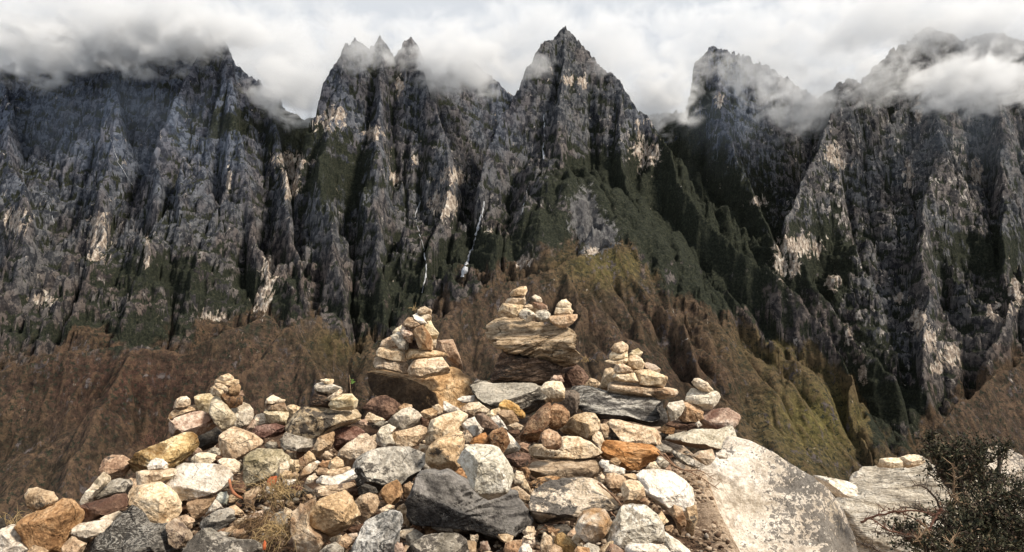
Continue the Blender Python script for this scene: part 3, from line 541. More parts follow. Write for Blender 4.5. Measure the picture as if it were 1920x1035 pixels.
# ================================================================== mountains
# ridges: (px, py, metres ahead) of crest points read off the photo; steepness near the crest, drop where it eases, slope below
RIDGES = [
 ([(-260,150,4000),(-100,115,4000),(0,118,4000),(130,100,4000),(215,62,3980),(270,95,3950),(330,82,3900),(380,64,3850),(428,60,3800),(450,112,3850),(510,165,3900),(545,205,3950),(572,222,3950),(600,215,3950)],2.3,900,.9),
 ([(428,62,3800),(436,120,3720),(440,200,3600),(448,330,3360),(470,430,3200),(505,520,3040),(480,600,2900)],1.9,500,.9),
 ([(380,66,3850),(340,170,3700),(300,280,3500),(290,400,3300),(270,500,3100),(230,590,2900)],2.0,500,.9),
 ([(215,64,3980),(225,200,3720),(200,330,3450),(190,430,3250),(120,560,2980),(60,640,2800)],1.9,500,.9),
 ([(0,120,4000),(20,250,3650),(55,400,3320),(30,520,3050),(-60,620,2850)],1.9,500,.9),
 ([(510,167,3900),(520,280,3600),(540,330,3400),(545,440,3180),(580,540,2950)],1.9,500,.9),
 ([(598,205,3560),(606,150,3590),(640,80,3640),(662,60,3700),(690,88,3720),(722,66,3740),(748,102,3760),(780,66,3760),(822,132,3860),(850,118,3980),(870,105,4050),(930,140,4080),(965,178,4050)],2.4,900,.9),
 ([(662,62,3700),(640,180,3560),(622,225,3460),(600,330,3280),(620,440,3100),(650,540,2900)],2.0,500,.9),
 ([(722,68,3740),(720,200,3560),(700,330,3330),(700,440,3130),(720,560,2880)],2.0,500,.9),
 ([(780,68,3760),(805,160,3620),(838,260,3470),(850,330,3350),(822,420,3180),(790,520,2980)],2.2,500,.9),
 ([(912,330,3340),(935,240,3450),(955,190,3530),(985,120,3620),(1010,84,3670),(1030,70,3690),(1062,42,3700),(1090,66,3700),(1112,96,3690),(1140,126,3680),(1160,152,3660),(1190,192,3630),(1225,232,3600),(1250,282,3500),(1276,350,3350),(1310,392,3220),(1400,470,3050),(1500,560,2900),(1560,640,2800),(1598,700,2700),(1602,750,2600),(1645,850,2450),(1680,930,2300)],2.6,700,.95),
 ([(912,330,3340),(915,400,3200),(890,480,3050),(850,560,2850)],2.0,400,.9),
 ([(1062,44,3700),(1048,150,3560),(1035,250,3430),(1050,330,3280),(1088,372,3120),(1112,440,2950),(1160,460,2840),(1212,535,2700),(1290,610,2560),(1335,720,2400),(1400,850,2250)],2.2,300,.8),
 ([(1160,154,3660),(1155,260,3500),(1180,350,3300),(1260,450,3080),(1370,560,2850),(1450,650,2700),(1500,760,2500)],1.8,300,.85),
 ([(1088,372,3120),(1020,430,2980),(960,500,2840)],1.5,300,.85),
 ([(1160,460,2840),(1050,492,2760),(900,545,2680),(800,605,2600),(740,680,2480)],1.0,200,.7),
 ([(1050,492,2760),(1090,580,2600),(1060,700,2400)],1.0,200,.7),
 ([(620,575,2760),(560,598,2660),(540,602,2560),(520,645,2480),(440,722,2350),(330,805,2200)],1.1,200,.75),
 ([(540,602,2560),(600,680,2450),(660,790,2300)],1.1,200,.75),
 ([(-150,740,2450),(0,692,2500),(150,652,2540),(240,644,2550),(330,660,2560),(440,612,2640),(505,580,2760)],1.0,200,.7),
 ([(240,644,2550),(200,750,2350),(140,880,2150)],.9,200,.7),
 ([(1285,200,4350),(1302,112,4300),(1340,84,4300),(1400,98,4350),(1460,140,4400),(1525,178,4450),(1560,160,4300)],3.2,700,1.0),
 ([(1150,215,4480),(1230,212,4450),(1290,205,4400)],2.4,700,1.0),
 ([(1340,86,4300),(1350,200,4120),(1395,330,3820),(1440,430,3520)],2.0,500,1.0),
 ([(1545,175,4050),(1568,158,3950),(1588,143,3900),(1612,152,3960),(1640,124,4000),(1690,80,4080),(1732,50,4100),(1800,66,4100),(1870,60,4100),(2000,80,4000),(2200,120,4000)],2.2,800,.95),
 ([(1588,145,3900),(1540,250,3760),(1492,370,3560),(1470,440,3400),(1540,540,3180),(1600,630,3020),(1680,700,2880)],2.0,500,.9),
 ([(1732,52,4100),(1740,180,3860),(1765,280,3660),(1720,420,3400),(1735,560,3140),(1745,700,2920)],1.9,500,.9),
 ([(1870,62,4100),(1885,260,3700),(1870,420,3400),(1905,550,3160),(1850,650,2960)],1.9,500,.9),
 ([(2060,600,2750),(1900,682,2620),(1800,745,2480),(1730,840,2350),(1700,940,2200)],1.0,200,.7),
]
NX, NY = 1800, 1300
X0, X1, Y0, Y1 = -3000., 3000., 1500., 4900.
LX, LY = NX // 2, NY // 2
lx = np.linspace(X0, X1, LX); ly = np.linspace(Y0, Y1, LY); GX, GY = np.meshgrid(lx, ly)
WX = (GX + 55 * fbm2(GX / 330, GY / 330, 4, 3) + 14 * fbm2(GX / 60, GY / 60, 3, 5)).astype(np.float32)
WY = (GY + 70 * fbm2(GX / 240, GY / 400, 4, 11) + 16 * fbm2(GX / 45, GY / 90, 3, 13)).astype(np.float32)
HL = np.full(GX.shape, -900.0, np.float32); DR = np.full(GX.shape, 900.0, np.float32)
for pts, s1, br, s2 in RIDGES:
    P = np.array([at(*p) for p in pts], np.float32)
    s1 *= 1.45; s2 *= 1.2
    for a, b in zip(P[:-1], P[1:]):
        ab = b[:2] - a[:2]; L = ab @ ab
        tt = np.clip(((WX - a[0]) * ab[0] + (WY - a[1]) * ab[1]) / L, 0, 1)
        r = np.hypot(WX - a[0] - tt * ab[0], WY - a[1] - tt * ab[1])
        drop = np.where(r * s1 < br, r * s1, br + (r - br / s1) * s2)
        hn = a[2] + (b[2] - a[2]) * tt - drop; DR = np.where(hn > HL, drop, DR); HL = np.maximum(HL, hn)
gx = np.linspace(X0, X1, NX); gy = np.linspace(Y0, Y1, NY); GX, GY = np.meshgrid(gx, gy)
def upsample(A_):
    fx = np.linspace(0, LX - 1.001, NX); fy = np.linspace(0, LY - 1.001, NY); ix = fx.astype(int); iy = fy.astype(int); fx = fx - ix; fy = (fy - iy)[:, None]
    top = A_[iy][:, ix] * (1 - fx) + A_[iy][:, ix + 1] * fx; bot = A_[iy + 1][:, ix] * (1 - fx) + A_[iy + 1][:, ix + 1] * fx
    return top * (1 - fy) + bot * fy
H = upsample(HL.astype(np.float64)); DR = upsample(DR.astype(np.float64))
def cells(x, y, seed):      # angular blocks: random height per cell, tilted
    ix, iy = np.floor(x), np.floor(y); best = np.full(x.shape, 9.0); val = np.zeros(x.shape)
    for dx in (-1, 0, 1):
        for dy in (-1, 0, 1):
            cx, cy = ix + dx, iy + dy
            h1 = _hash(cx, cy, cx * 0, seed); h2 = _hash(cx, cy, cx * 0, seed + 1); h3 = _hash(cx, cy, cx * 0, seed + 2)
            ddx, ddy = x - cx - h1, y - cy - h2; d = np.hypot(ddx, ddy)
            v = h3 - .5 + (h1 - .5) * ddx * 1.4 + (h2 - .5) * ddy * 1.4
            val = np.where(d < best, v, val); best = np.minimum(best, d)
    return val, best
bx = [-400,0,150,330,440,540,640,720,800,860,1050,1160,1215,1300,1400,1500,1600,1640,1700,1740,1800,1900,2300]
by = [740,690,645,650,612,600,640,640,590,545,485,452,520,585,620,650,700,840,860,770,740,680,600]
qx, qy = project(np.stack([GX, GY, H], -1))
low = sstep(-35, 30, qy - np.interp(qx, bx, by)); crag = 1 - low; crag = crag * (.25 + .75 * sstep(-300, 150, H))
qb = lambda a, b, c, d: np.exp(-(((qx - a) / c) ** 2 + ((qy - b) / d) ** 2))
spur = np.clip(qb(1170,370,120,60) + qb(1110,330,70,45) + qb(1280,440,130,80) + qb(1040,430,70,50) + qb(1420,560,110,90), 0, 1); crag = crag * (1 - .72 * spur); crag = np.maximum(crag, .9 * qb(1100, 405, 34, 55))
wd_ = sstep(10, 260, DR)
q1 = vnoise2(GX / 260 + .35 * vnoise2(GX / 300, GY / 300, 90), GY / 900 + .2, 91); q2 = vnoise2(GX / 120 + .3 * vnoise2(GX / 90, GY / 130, 96), GY / 420, 92)
gul = np.clip(1 - np.abs(q1) * 3.2, 0, 1) ** 1.3; gul2 = np.clip(1 - np.abs(q2) * 2.8, 0, 1) ** 1.5
H = H - wd_ * (.32 + .68 * crag) * (135 * gul + 50 * gul2)
H = H + crag * (.35 + .65 * sstep(5, 160, DR)) * 82 * (ridged2(GX / 190 + .3, GY / 330, 4, 21, .5) - .42)
H = H + low * (34 * fbm2(GX / 210, GY / 260, 6, 55, .55) - 48 * wd_ * (1 - np.abs(vnoise2(GX / 150 + GY / 300, GY / 400 - GX / 700, 57)) * 2).clip(0, 1) ** 2)
wx2 = GX + 18 * fbm2(GX / 50, H / 50, 3, 33); wz2 = H + GY * .25 + 18 * fbm2(GX / 50 + 9, H / 50, 3, 34)
c1, d1 = cells(wx2 / 62, wz2 / 120, 41); c2, d2 = cells(wx2 / 27, wz2 / 48, 45)
wc = .25 + .75 * sstep(5, 160, DR)
H = H + crag * wc * (40 * c1 + 22 * c2 + 6 * (.5 - d2))
H = H + low * 20 * (ridged2(GX / 120 + GY / 420, GY / 330 - GX / 900, 4, 151, .55) - .4)
uu = (H + .28 * GX + 40 * fbm2(GX / 160, GY / 160, 3, 131)) / 78; st_ = np.floor(uu) + sstep(.45, 1, uu - np.floor(uu))
u2 = (H - .35 * GX + 30 * fbm2(GX / 110, GY / 110, 3, 137)) / 41; s2_ = np.floor(u2) + sstep(.4, 1, u2 - np.floor(u2))
H = H + crag * wc * (78 * .55 * (st_ - uu) + 41 * .5 * (s2_ - u2))
H = H + 50 * np.exp(-((qx - 1095 - .5 * (qy - 400)) / 26) ** 2 - ((qy - 405) / 50) ** 2) * (.6 + .8 * ridged2(GX / 30, GY / 50, 3, 141))
H = H + crag * 16 * fbm2(GX / 30, H / 26, 3, 51) + 4.5 * fbm2(GX / 15, GY / 12, 3, 61, .65)
idx0 = None
V = np.stack([GX, GY, H], -1).reshape(-1, 3)
idx = np.arange(NX * NY).reshape(NY, NX)
Fc = np.stack([idx[:-1, :-1], idx[:-1, 1:], idx[1:, 1:], idx[1:, :-1]], -1).reshape(-1, 4)

PX, PY = project(V)
# lower limit of the bare cliffs: below it dry brown grass
bx = [-400,0,150,330,440,540,640,720,800,860,1050,1160,1215,1300,1400,1500,1600,1640,1700,1740,1800,1900,2300]
by = [740,690,645,650,612,600,640,640,590,545,485,452,520,585,620,650,700,840,860,770,740,680,600]
wob = 45 * fbm2(V[:, 0] / 170, V[:, 1] / 170, 4, 71)
dbr = PY - np.interp(PX, bx, by); brown = sstep(-60, 50, dbr + 1.7 * wob); warm = sstep(-260, 0, dbr)
gyy, gxx = np.gradient(H, gy, gx)
steep = np.hypot(gxx, gyy).ravel()
lap = (np.roll(H, 3, 0) + np.roll(H, -3, 0) + np.roll(H, 3, 1) + np.roll(H, -3, 1) - 4 * H).ravel()
veg = sstep(2.3, 1.0, steep + .9 * fbm2(V[:, 0] / 120, V[:, 1] / 120, 4, 81)) * .7 + .6 * sstep(0, 25, lap)
def blob(px, py, rx, ry): return np.exp(-(((PX - px) / rx) ** 2 + ((PY - py) / ry) ** 2))
for b in [(1180,360,130,60),(1110,325,70,40),(1030,430,60,50),(1230,420,110,60),(860,470,60,40),(480,560,70,50),(760,520,60,60),(1330,440,120,50),(1290,560,90,50),(1440,520,120,70),(1620,720,60,110),(1700,760,60,60),(640,330,90,70),(300,520,110,50),(930,470,60,40),(1280,250,70,130),(1360,380,110,80),(1850,480,120,60),(230,620,200,30),(700,590,70,40),(560,250,50,60),(430,230,60,30),(1560,480,40,90)]:
    veg = veg + .72 * blob(*b)
veg = np.clip(veg + .6 * fbm2(V[:, 0] / 75, V[:, 2] / 95, 5, 83, .6), 0, 1.3)
pale = np.zeros(len(V))
for px, py, rx, ry in [(30,415,24,24),(186,440,20,38),(180,470,8,18),(545,300,34,16),(545,340,16,26),(625,225,18,24),(1065,150,12,10),(1090,158,9,14),(1200,233,8,10),(1212,285,22,26),(845,330,34,14),(835,385,28,22),(752,165,8,24),(740,330,9,11),(780,300,9,12),(430,340,5,26),(275,470,6,30),(492,550,15,34),(505,505,12,22),(400,592,24,10),(80,562,20,12),(915,430,9,8),(985,490,18,12),(1350,190,9,13),(1562,290,14,22),(1580,310,22,8),(1700,330,12,24),(1722,205,8,20),(1830,322,11,24),(1495,462,44,20),(1475,500,24,22),(1560,530,14,14),(1790,665,26,22),(1758,690,14,12),(1905,550,14,34),(1870,585,20,20),(1722,600,12,22),(1745,640,14,20),(1690,560,18,10),(1420,380,14,12),(600,230,12,14),(1110,470,14,8),(1590,630,10,18),(1620,700,10,20),(960,160,10,16),(700,250,20,14)]:
    pale = np.maximum(pale, np.exp(-((((PX - px) / rx) ** 2 + ((PY - py) / ry) ** 2) ** 1.5 / 2.6)))
olive = np.clip(blob(1540,790,120,90) + .8 * blob(1140,500,90,40) + .5 * blob(1450,640,90,50) + .4 * blob(640,640,60,40), 0, 1)
pinkb = np.clip(blob(230,720,220,70) * .9 + blob(380,850,150,90) * .6 + blob(1330,700,120,60) * .5, 0, 1)
grey = np.clip(blob(1095,400,30,50) + blob(1130,445,30,30), 0, 1)
crest = sstep(-1, -14, lap)
flk = np.clip(blob(1560,350,150,200) + blob(1760,350,150,150) + blob(1690,640,150,90) + blob(1500,480,70,60) +   .4 * blob(470,500,150,130) + .8 * blob(830,370,120,100) + blob(1200,270,80,100) +   .35 * blob(170,450,130,130) + .4 * blob(1060,180,70,120), 0, 1)
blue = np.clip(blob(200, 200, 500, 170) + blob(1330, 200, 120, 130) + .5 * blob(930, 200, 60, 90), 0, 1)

m, t, out = new_mat('mountain_rock')
pos = t.add('ShaderNodeNewGeometry').outputs['Position']
A = lambda n: t.add('ShaderNodeAttribute', attribute_name=n).outputs['Fac']
vs = t.mapping(pos, (1, .6, .52), (0, R(-12), 0))
nbig = t.noise(t.mapping(pos, (1, 1, .6)), .006, 6, .6)
nfine = t.noise(vs, .055, 8, .7, .5)
nmed = t.noise(vs, .018, 7, .65, .5)
nstr = t.noise(t.mapping(pos, (.25, .25, 1), (R(14), R(9), 0)), .07, 6, .65, .3)
vpos = t.vmath('ADD', t.mapping(pos, (1, .7, .62), (0, R(15), 0)), t.vmath('SCALE', t.add('ShaderNodeTexNoise', {'Vector': vs, 'Scale': .03, 'Detail': 4}).outputs['Color'])); vpos.node.inputs[1].links[0].from_node.inputs['Scale'].default_value = 30
vor = t.add('ShaderNodeTexVoronoi', {'Vector': vpos, 'Scale': .05, 'Detail': 2.0, 'Roughness': .6}, feature='F1'); vd_ = vor.outputs['Distance']
vcol = t.add('ShaderNodeSeparateColor', {0: vor.outputs['Color']}).outputs[0]
rv = t.math('ADD', t.math('MULTIPLY', nfine, .75), t.math('MULTIPLY', vcol, .25))
rock = t.ramp(rv, [(.30, (.016, .0185, .023)), (.45, (.030, .034, .042)), (.57, (.056, .061, .070)), (.70, (.15, .153, .16))])
rock = t.mix(t.math('MULTIPLY', t.rmp(nbig, .42, .62), .8), rock, t.mix(1, rock, (1.0, .85, .76), 'MULTIPLY'))
rock = t.mix(t.math('MULTIPLY', A('warm'), .75), rock, t.mix(1, rock, (1.0, .82, .70), 'MULTIPLY'))
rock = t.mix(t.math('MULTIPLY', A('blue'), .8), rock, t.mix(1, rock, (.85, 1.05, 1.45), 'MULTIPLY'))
rock = t.mix(t.rmp(nstr, .35, .7, 0, .6), rock, t.mix(1, rock, (.42, .42, .45), 'MULTIPLY'))
fleck = t.rmp(t.math('ADD', t.math('ADD', t.noise(vs, .045, 7, .72, .8), t.math('MULTIPLY', t.noise(pos, .009, 3), .35)), t.math('MULTIPLY', A('flk'), .085)), .815, .885)
rock = t.mix(fleck, rock, t.ramp(nstr, [(.35, (.14, .125, .12)), (.6, (.44, .41, .385))]))
vegc = t.ramp(t.noise(pos, .11, 7, .78), [(.34, (.010, .0125, .011)), (.5, (.022, .026, .019)), (.66, (.055, .058, .038))])
vm = t.rmp(t.math('ADD', A('veg'), t.math('SUBTRACT', t.math('ADD', t.math('MULTIPLY', nmed, 1.6), t.math('MULTIPLY', nfine, 1.0)), 1.3)), .36, .62)
base = t.mix(vm, rock, vegc)
ngr = t.noise(pos, .05, 8, .72, .3)
gr = t.ramp(ngr, [(.3, (.020, .016, .0145)), (.45, (.060, .043, .033)), (.58, (.105, .071, .050)), (.72, (.20, .14, .095))])
gr = t.mix(t.math('MULTIPLY', t.rmp(t.noise(pos, .0085, 6, .65, .6), .44, .60), .75), gr, t.mix(1, gr, (.42, .48, .46), 'MULTIPLY'))
gr = t.mix(A('pinkb'), gr, t.mix(1, gr, (.66, .53, .56), 'MULTIPLY'))
gr = t.mix(A('olive'), gr, t.ramp(ngr, [(.3, (.034, .032, .015)), (.5, (.105, .092, .035)), (.7, (.22, .185, .07))]))
gr = t.mix(t.math('MULTIPLY', t.rmp(t.math('ADD', A('crest'), t.math('SUBTRACT', ngr, .5)), .3, .8), .3), gr, (.15, .10, .062))
bush = t.rmp(t.noise(pos, .075, 7, .75), .52, .58)
gr = t.mix(t.math('MULTIPLY', bush, t.rmp(nbig, .36, .55, .35, 1)), gr, vegc)
outc = t.rmp(t.math('ADD', nfine, t.math('MULTIPLY', t.noise(pos, .011, 4), .6)), .90, .98)
gr = t.mix(outc, gr, t.ramp(nstr, [(.35, (.03, .027, .029)), (.65, (.14, .12, .118))]))
bm = t.rmp(t.math('ADD', A('brown'), t.math('SUBTRACT', t.math('MULTIPLY', nmed, 1.6), .8)), .3, .6)
base = t.mix(bm, base, gr)
gc = t.ramp(nfine, [(.3, (.03, .03, .034)), (.5, (.09, .09, .095)), (.7, (.2, .2, .2))])
base = t.mix(t.rmp(t.math('ADD', A('greyc'), t.math('MULTIPLY', t.math('SUBTRACT', nfine, .5), 2.2)), .35, .6), base, gc)
pn = t.noise(t.mapping(pos, (1, .45, .5)), .03, 8, .66, 1.0)
pm = t.rmp(t.math('ADD', t.math('MULTIPLY', A('pale'), .62), t.math('MULTIPLY', t.math('SUBTRACT', pn, .5), 2.4)), .40, .56)
pc = t.ramp(t.noise(vs, .08, 6, .7), [(.34, (.07, .055, .05)), (.5, (.38, .315, .26)), (.64, (.68, .64, .58))])
base = t.mix(pm, base, pc)
bh = t.math('ADD', t.math('MULTIPLY', nfine, 1.0), t.math('ADD', t.math('MULTIPLY', t.noise(pos, .16, 7, .8), .8), t.math('MULTIPLY', vd_, -.5)))
finish(t, out, base, .95, t.bump(bh, .9, 12.0), .1)
mount = mesh_np('mountains', V, Fc, m)
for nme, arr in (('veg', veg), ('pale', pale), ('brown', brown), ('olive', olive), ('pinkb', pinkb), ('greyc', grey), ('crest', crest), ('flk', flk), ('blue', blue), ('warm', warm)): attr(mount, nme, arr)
tag(mount, 'steep dark limestone peaks with brown grassy foothills below the cloud', 'mountains', kind='structure')

def terrain_hit(px, py):
    ys = np.arange(1600, 4850, 3.0)
    P = np.array([at(px, py, y) for y in ys])
    fx = np.clip((P[:, 0] - X0) / (X1 - X0) * (NX - 1), 0, NX - 2); fy = np.clip((ys - Y0) / (Y1 - Y0) * (NY - 1), 0, NY - 2)
    hh = H[fy.astype(int), fx.astype(int)]
    k = np.nonzero(hh > P[:, 2])[0]
    return P[k[0]] if len(k) else None

# streams falling down the cliffs
m, t, out = new_mat('white_water')
pos = t.add('ShaderNodeNewGeometry').outputs['Position']
n = t.noise(t.mapping(pos, (1, 1, .3)), .25, 5, .7)
finish(t, out, t.ramp(n, [(.38, (.16, .18, .21)), (.6, (.52, .54, .58))]), .5, t.bump(n, .5, 2.0))
for lab, pts, wd in [('tall white waterfall in the dark gully left of the central peak', [(908,378),(905,398),(899,420),(894,440),(889,460),(880,480),(873,500),(868,525)], 7.0),
                ('thin broken stream on the cliff below the twin peaks', [(797,352),(790,375),(779,402),(783,425),(790,450),(797,480),(800,505),(796,530),(790,555)], 3.0),
                ('thread of white water high on the face of the central peak', [(1020,215),(1021,240),(1021,262),(1018,285),(1022,305)], 3.4),
                ('narrow stream running down the left cliff gully', [(205,245),(212,275),(222,305),(240,335),(250,350)], 1.6),
                ('short stream above the pale rock scar on the left cliffs', [(88,375),(95,395),(104,425)], 1.6),
                ('narrow white trickle right of the tall waterfall', [(994,340),(985,370),(980,395),(975,412)], 1.5)]:
    pl = []
    for (a, b), (c, d) in zip(pts[:-1], pts[1:]):
        for k in range(5):
            u = k / 5; hit = terrain_hit(a + (c - a) * u + random.uniform(-1, 1), b + (d - b) * u)
            if hit is not None: pl.append(hit)
    vs_, fs_ = [], []
    for k, p in enumerate(pl):
        wv = wd * random.uniform(.3, 1.5) * (.6 + .7 * k / len(pl))
        for sx, oy in ((-wv, 0), (0, -wv * .8), (wv, 0), (0, wv * .8)): vs_.append((p[0] + sx, p[1] - 2 + oy, p[2] + 1))
        if k:
            b0 = 4 * k
            for q in range(4): fs_.append((b0 - 4 + q, b0 - 4 + (q + 1) % 4, b0 + (q + 1) % 4, b0 + q))
    o = mesh_np('waterfall', vs_, fs_, m); tag(o, lab, 'waterfall', kind='structure')
# ================================================================== rock materials
def rock_mat(name, c, stain, lich=None, la=0.0, crack=.45, sc=1.0, foli=None, bump=1.0, la_scale=26, veins=None, face=None, grad=None):
    """c: three colours dark to light; stain: (colour, amount); lich: lichen colour and la its cover"""
    m, t, out = new_mat(name)
    tcn = t.add('ShaderNodeTexCoord').outputs['Object']
    oi = t.add('ShaderNodeObjectInfo').outputs['Random']
    r3 = t.add('ShaderNodeCombineXYZ', {0: t.math('MULTIPLY', oi, 31.0), 1: t.math('MULTIPLY', oi, 17.0), 2: t.math('MULTIPLY', oi, 53.0)}).outputs[0]
    v = t.vmath('ADD', tcn, r3)
    vv = v
    if foli: vv = t.mapping(v, (foli[1], foli[1], foli[0]), (foli[2], foli[3], 0))
    nA = t.noise(vv, 9 * sc, 8, .62, .6)
    nB = t.noise(v, 3.6 * sc, 5, .6, .8)
    nC = t.noise(vv, 75 * sc, 6, .7)
    base = t.ramp(t.math('ADD', t.math('MULTIPLY', nA, .7), t.math('MULTIPLY', nC, .3)), [(.38, c[0]), (.49, c[1]), (.59, c[2])])
    thr = .62 - .2 * stain[1]
    sm = t.rmp(t.math('ADD', t.math('MULTIPLY', nB, .75), t.math('MULTIPLY', nA, .25)), thr, thr + .1, 0, .85)
    base = t.mix(sm, base, t.mix(t.rmp(nC, .3, .7), stain[0], tuple(x * .55 for x in stain[0])))
    base = t.mix(t.rmp(nC, .38, .62), t.mix(1, base, (.72, .70, .68), 'MULTIPLY'), base)
    vd = t.vmath('ADD', v, t.vmath('SCALE', t.add('ShaderNodeTexNoise', {'Vector': v, 'Scale': 14.0, 'Detail': 4}).outputs['Color']))
    vd.node.inputs[1].links[0].from_node.inputs['Scale'].default_value = .07
    vor = t.add('ShaderNodeTexVoronoi', {'Vector': vd, 'Scale': 6.5 * sc}, feature='DISTANCE_TO_EDGE').outputs['Distance']
    ck = t.math('MULTIPLY', t.rmp(vor, .0, .013, 1, 0), t.rmp(t.noise(v, 7.0, 3), .48, .62))
    base = t.mix(t.math('MULTIPLY', ck, crack), base, tuple(x * .3 for x in c[0]))
    if lich:
        nl = t.noise(vv, la_scale * sc, 8, .74, .3); nb = t.noise(v, 4.5 * sc, 4, .6)
        lv = t.math('ADD', t.math('MULTIPLY', nl, .6), t.math('MULTIPLY', nb, .4))
        lt = .60 - .17 * la
        if grad: lv = t.math('ADD', lv, t.math('MULTIPLY', t.rmp(t.add('ShaderNodeVectorMath', {0: tcn, 1: grad[0]}, operation='DOT_PRODUCT').outputs['Value'], grad[1], grad[2]), grad[3]))
        base = t.mix(t.rmp(lv, lt, lt + .035, 0, .93), base, t.mix(t.rmp(nC, .35, .65), lich, tuple(min(1, x * 2.2) for x in lich)))
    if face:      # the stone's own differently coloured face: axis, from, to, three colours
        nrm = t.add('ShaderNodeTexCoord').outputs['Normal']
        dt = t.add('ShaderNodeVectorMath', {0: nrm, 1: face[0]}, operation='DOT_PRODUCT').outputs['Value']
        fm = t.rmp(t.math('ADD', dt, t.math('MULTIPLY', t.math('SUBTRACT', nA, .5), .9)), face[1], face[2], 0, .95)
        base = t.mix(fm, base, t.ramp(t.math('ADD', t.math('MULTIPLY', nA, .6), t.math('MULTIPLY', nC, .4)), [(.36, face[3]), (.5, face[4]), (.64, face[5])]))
    if veins:
        wv = t.noise(t.mapping(vv, (1, 1, 1)), 12 * sc, 6, .7, 2.2)
        vm = t.rmp(t.math('ABSOLUTE', t.math('SUBTRACT', wv, .5)), .0, .03, 1, 0)
        base = t.mix(t.math('MULTIPLY', vm, t.rmp(nB, .4, .6, .2, .9)), base, veins)
    val = t.math('ADD', .9, t.math('MULTIPLY', oi, .24))
    hs = t.add('ShaderNodeHueSaturation', {'Hue': t.math('ADD', .495, t.math('MULTIPLY', t.math('FRACT', t.math('MULTIPLY', oi, 7.3)), .008)), 'Saturation': t.math('ADD', .95, t.math('MULTIPLY', t.math('FRACT', t.math('MULTIPLY', oi, 3.1)), .2)), 'Value': val, 'Color': base}).outputs[0]
    hgt = t.math('ADD', t.math('MULTIPLY', nA, 1.0), t.math('MULTIPLY', nC, .22))
    hgt = t.math('SUBTRACT', hgt, t.math('MULTIPLY', ck, .35 if crack else 0))
    hgt = t.math('ADD', hgt, t.math('MULTIPLY', t.noise(v, 28 * sc, 6, .65), .6))
    pit = t.add('ShaderNodeTexVoronoi', {'Vector': vd, 'Scale': 55.0 * sc}).outputs['Distance']
    hgt = t.math('ADD', hgt, t.math('MULTIPLY', t.rmp(pit, 0, .45), .13))
    finish(t, out, hs, .88, t.bump(hgt, bump, .027), .25)
    return m
BLK = (.04, .035, .03)
RM = {}
def RMK(k, *a, **kw): RM[k] = rock_mat('rock_' + k, *a, **kw)
CR = ((.36, .255, .16), (.67, .54, .385), (.83, .73, .575))
RMK('cream', CR, ((.36, .21, .10), .35), (.16, .12, .09), .10)
RMK('creamb', CR, ((.36, .215, .11), .4), (.14, .11, .08), .22)
RMK('creamt', ((.30, .21, .13), (.57, .44, .30), (.74, .62, .47)), ((.28, .15, .075), .45), BLK, .14)
RMK('creamy', ((.36, .28, .15), (.62, .52, .35), (.78, .70, .52)), ((.40, .25, .10), .3), None, 0)
RMK('cream2', ((.55, .5, .42), (.7, .66, .58), (.82, .79, .73)), ((.42, .24, .09), .9), (.2, .18, .14), .15)
RMK('white', ((.46, .40, .33), (.72, .66, .57), (.84, .80, .73)), ((.36, .27, .18), .15), (.2, .17, .14), .12)
RMK('whiteb', ((.5, .44, .36), (.74, .68, .59), (.84, .80, .73)), ((.46, .34, .22), .2), (.2, .16, .12), .16)
RMK('whitel', ((.45, .41, .32), (.68, .64, .54), (.80, .77, .70)), ((.40, .31, .18), .25), (.15, .13, .10), .36)
RMK('tan', ((.22, .15, .09), (.46, .335, .22), (.66, .53, .38)), ((.2, .105, .05), .5), BLK, .12)
RMK('tanb', ((.27, .185, .105), (.52, .385, .245), (.70, .57, .40)), ((.24, .14, .07), .55), BLK, .15)
RMK('tanc', ((.26, .19, .12), (.46, .35, .23), (.62, .51, .37)), ((.3, .15, .07), .45), BLK, .1, foli=(2.2, .6, 0, 0))
RMK('ochre', ((.22, .12, .06), (.42, .255, .135), (.60, .42, .26)), ((.13, .06, .03), .45), BLK, .12)
RMK('ochrey', ((.26, .17, .08), (.55, .42, .24), (.76, .66, .47)), ((.18, .09, .03), .5), (.09, .06, .03), .25)
RMK('ochreh', ((.34, .2, .08), (.56, .37, .17), (.68, .52, .3)), ((.34, .17, .06), .4), None, 0)
RMK('orange', ((.25, .125, .055), (.44, .24, .115), (.62, .4, .23)), ((.22, .075, .02), .4), (.07, .03, .015), .08, foli=(2.0, .6, .2, .2))
RMK('brown', ((.07, .042, .028), (.155, .092, .06), (.27, .175, .12)), ((.08, .035, .02), .5), BLK, .2)
RMK('brownw', ((.12, .075, .05), (.23, .15, .105), (.38, .28, .21)), ((.15, .08, .05), .4), BLK, .1)
RMK('redb', ((.07, .035, .025), (.15, .08, .06), (.3, .2, .16)), ((.09, .035, .025), .4), BLK, .15)
RMK('redc', ((.085, .045, .026), (.22, .125, .072), (.45, .31, .2)), ((.12, .055, .03), .45), BLK, .2, veins=(.42, .31, .2))
RMK('rustc', ((.14, .075, .04), (.34, .2, .11), (.56, .39, .25)), ((.1, .045, .02), .4), BLK, .3)
RMK('rust', ((.03, .021, .017), (.13, .085, .06), (.42, .30, .22)), ((.17, .075, .04), .35), BLK, .4, foli=(4.5, 1.0, .15, .1), bump=1.5)
RMK('rustd', ((.035, .022, .017), (.10, .06, .043), (.24, .155, .11)), ((.12, .055, .03), .4), BLK, .35)
RMK('pink', ((.19, .115, .08), (.39, .265, .19), (.60, .46, .35)), ((.13, .055, .035), .45), BLK, .3)
RMK('pinkd', ((.06, .035, .028), (.13, .08, .06), (.24, .16, .12)), ((.1, .045, .03), .4), BLK, .2)
RMK('pinkc', ((.32, .22, .165), (.53, .41, .32), (.7, .59, .49)), ((.28, .145, .085), .5), (.12, .07, .05), .22)
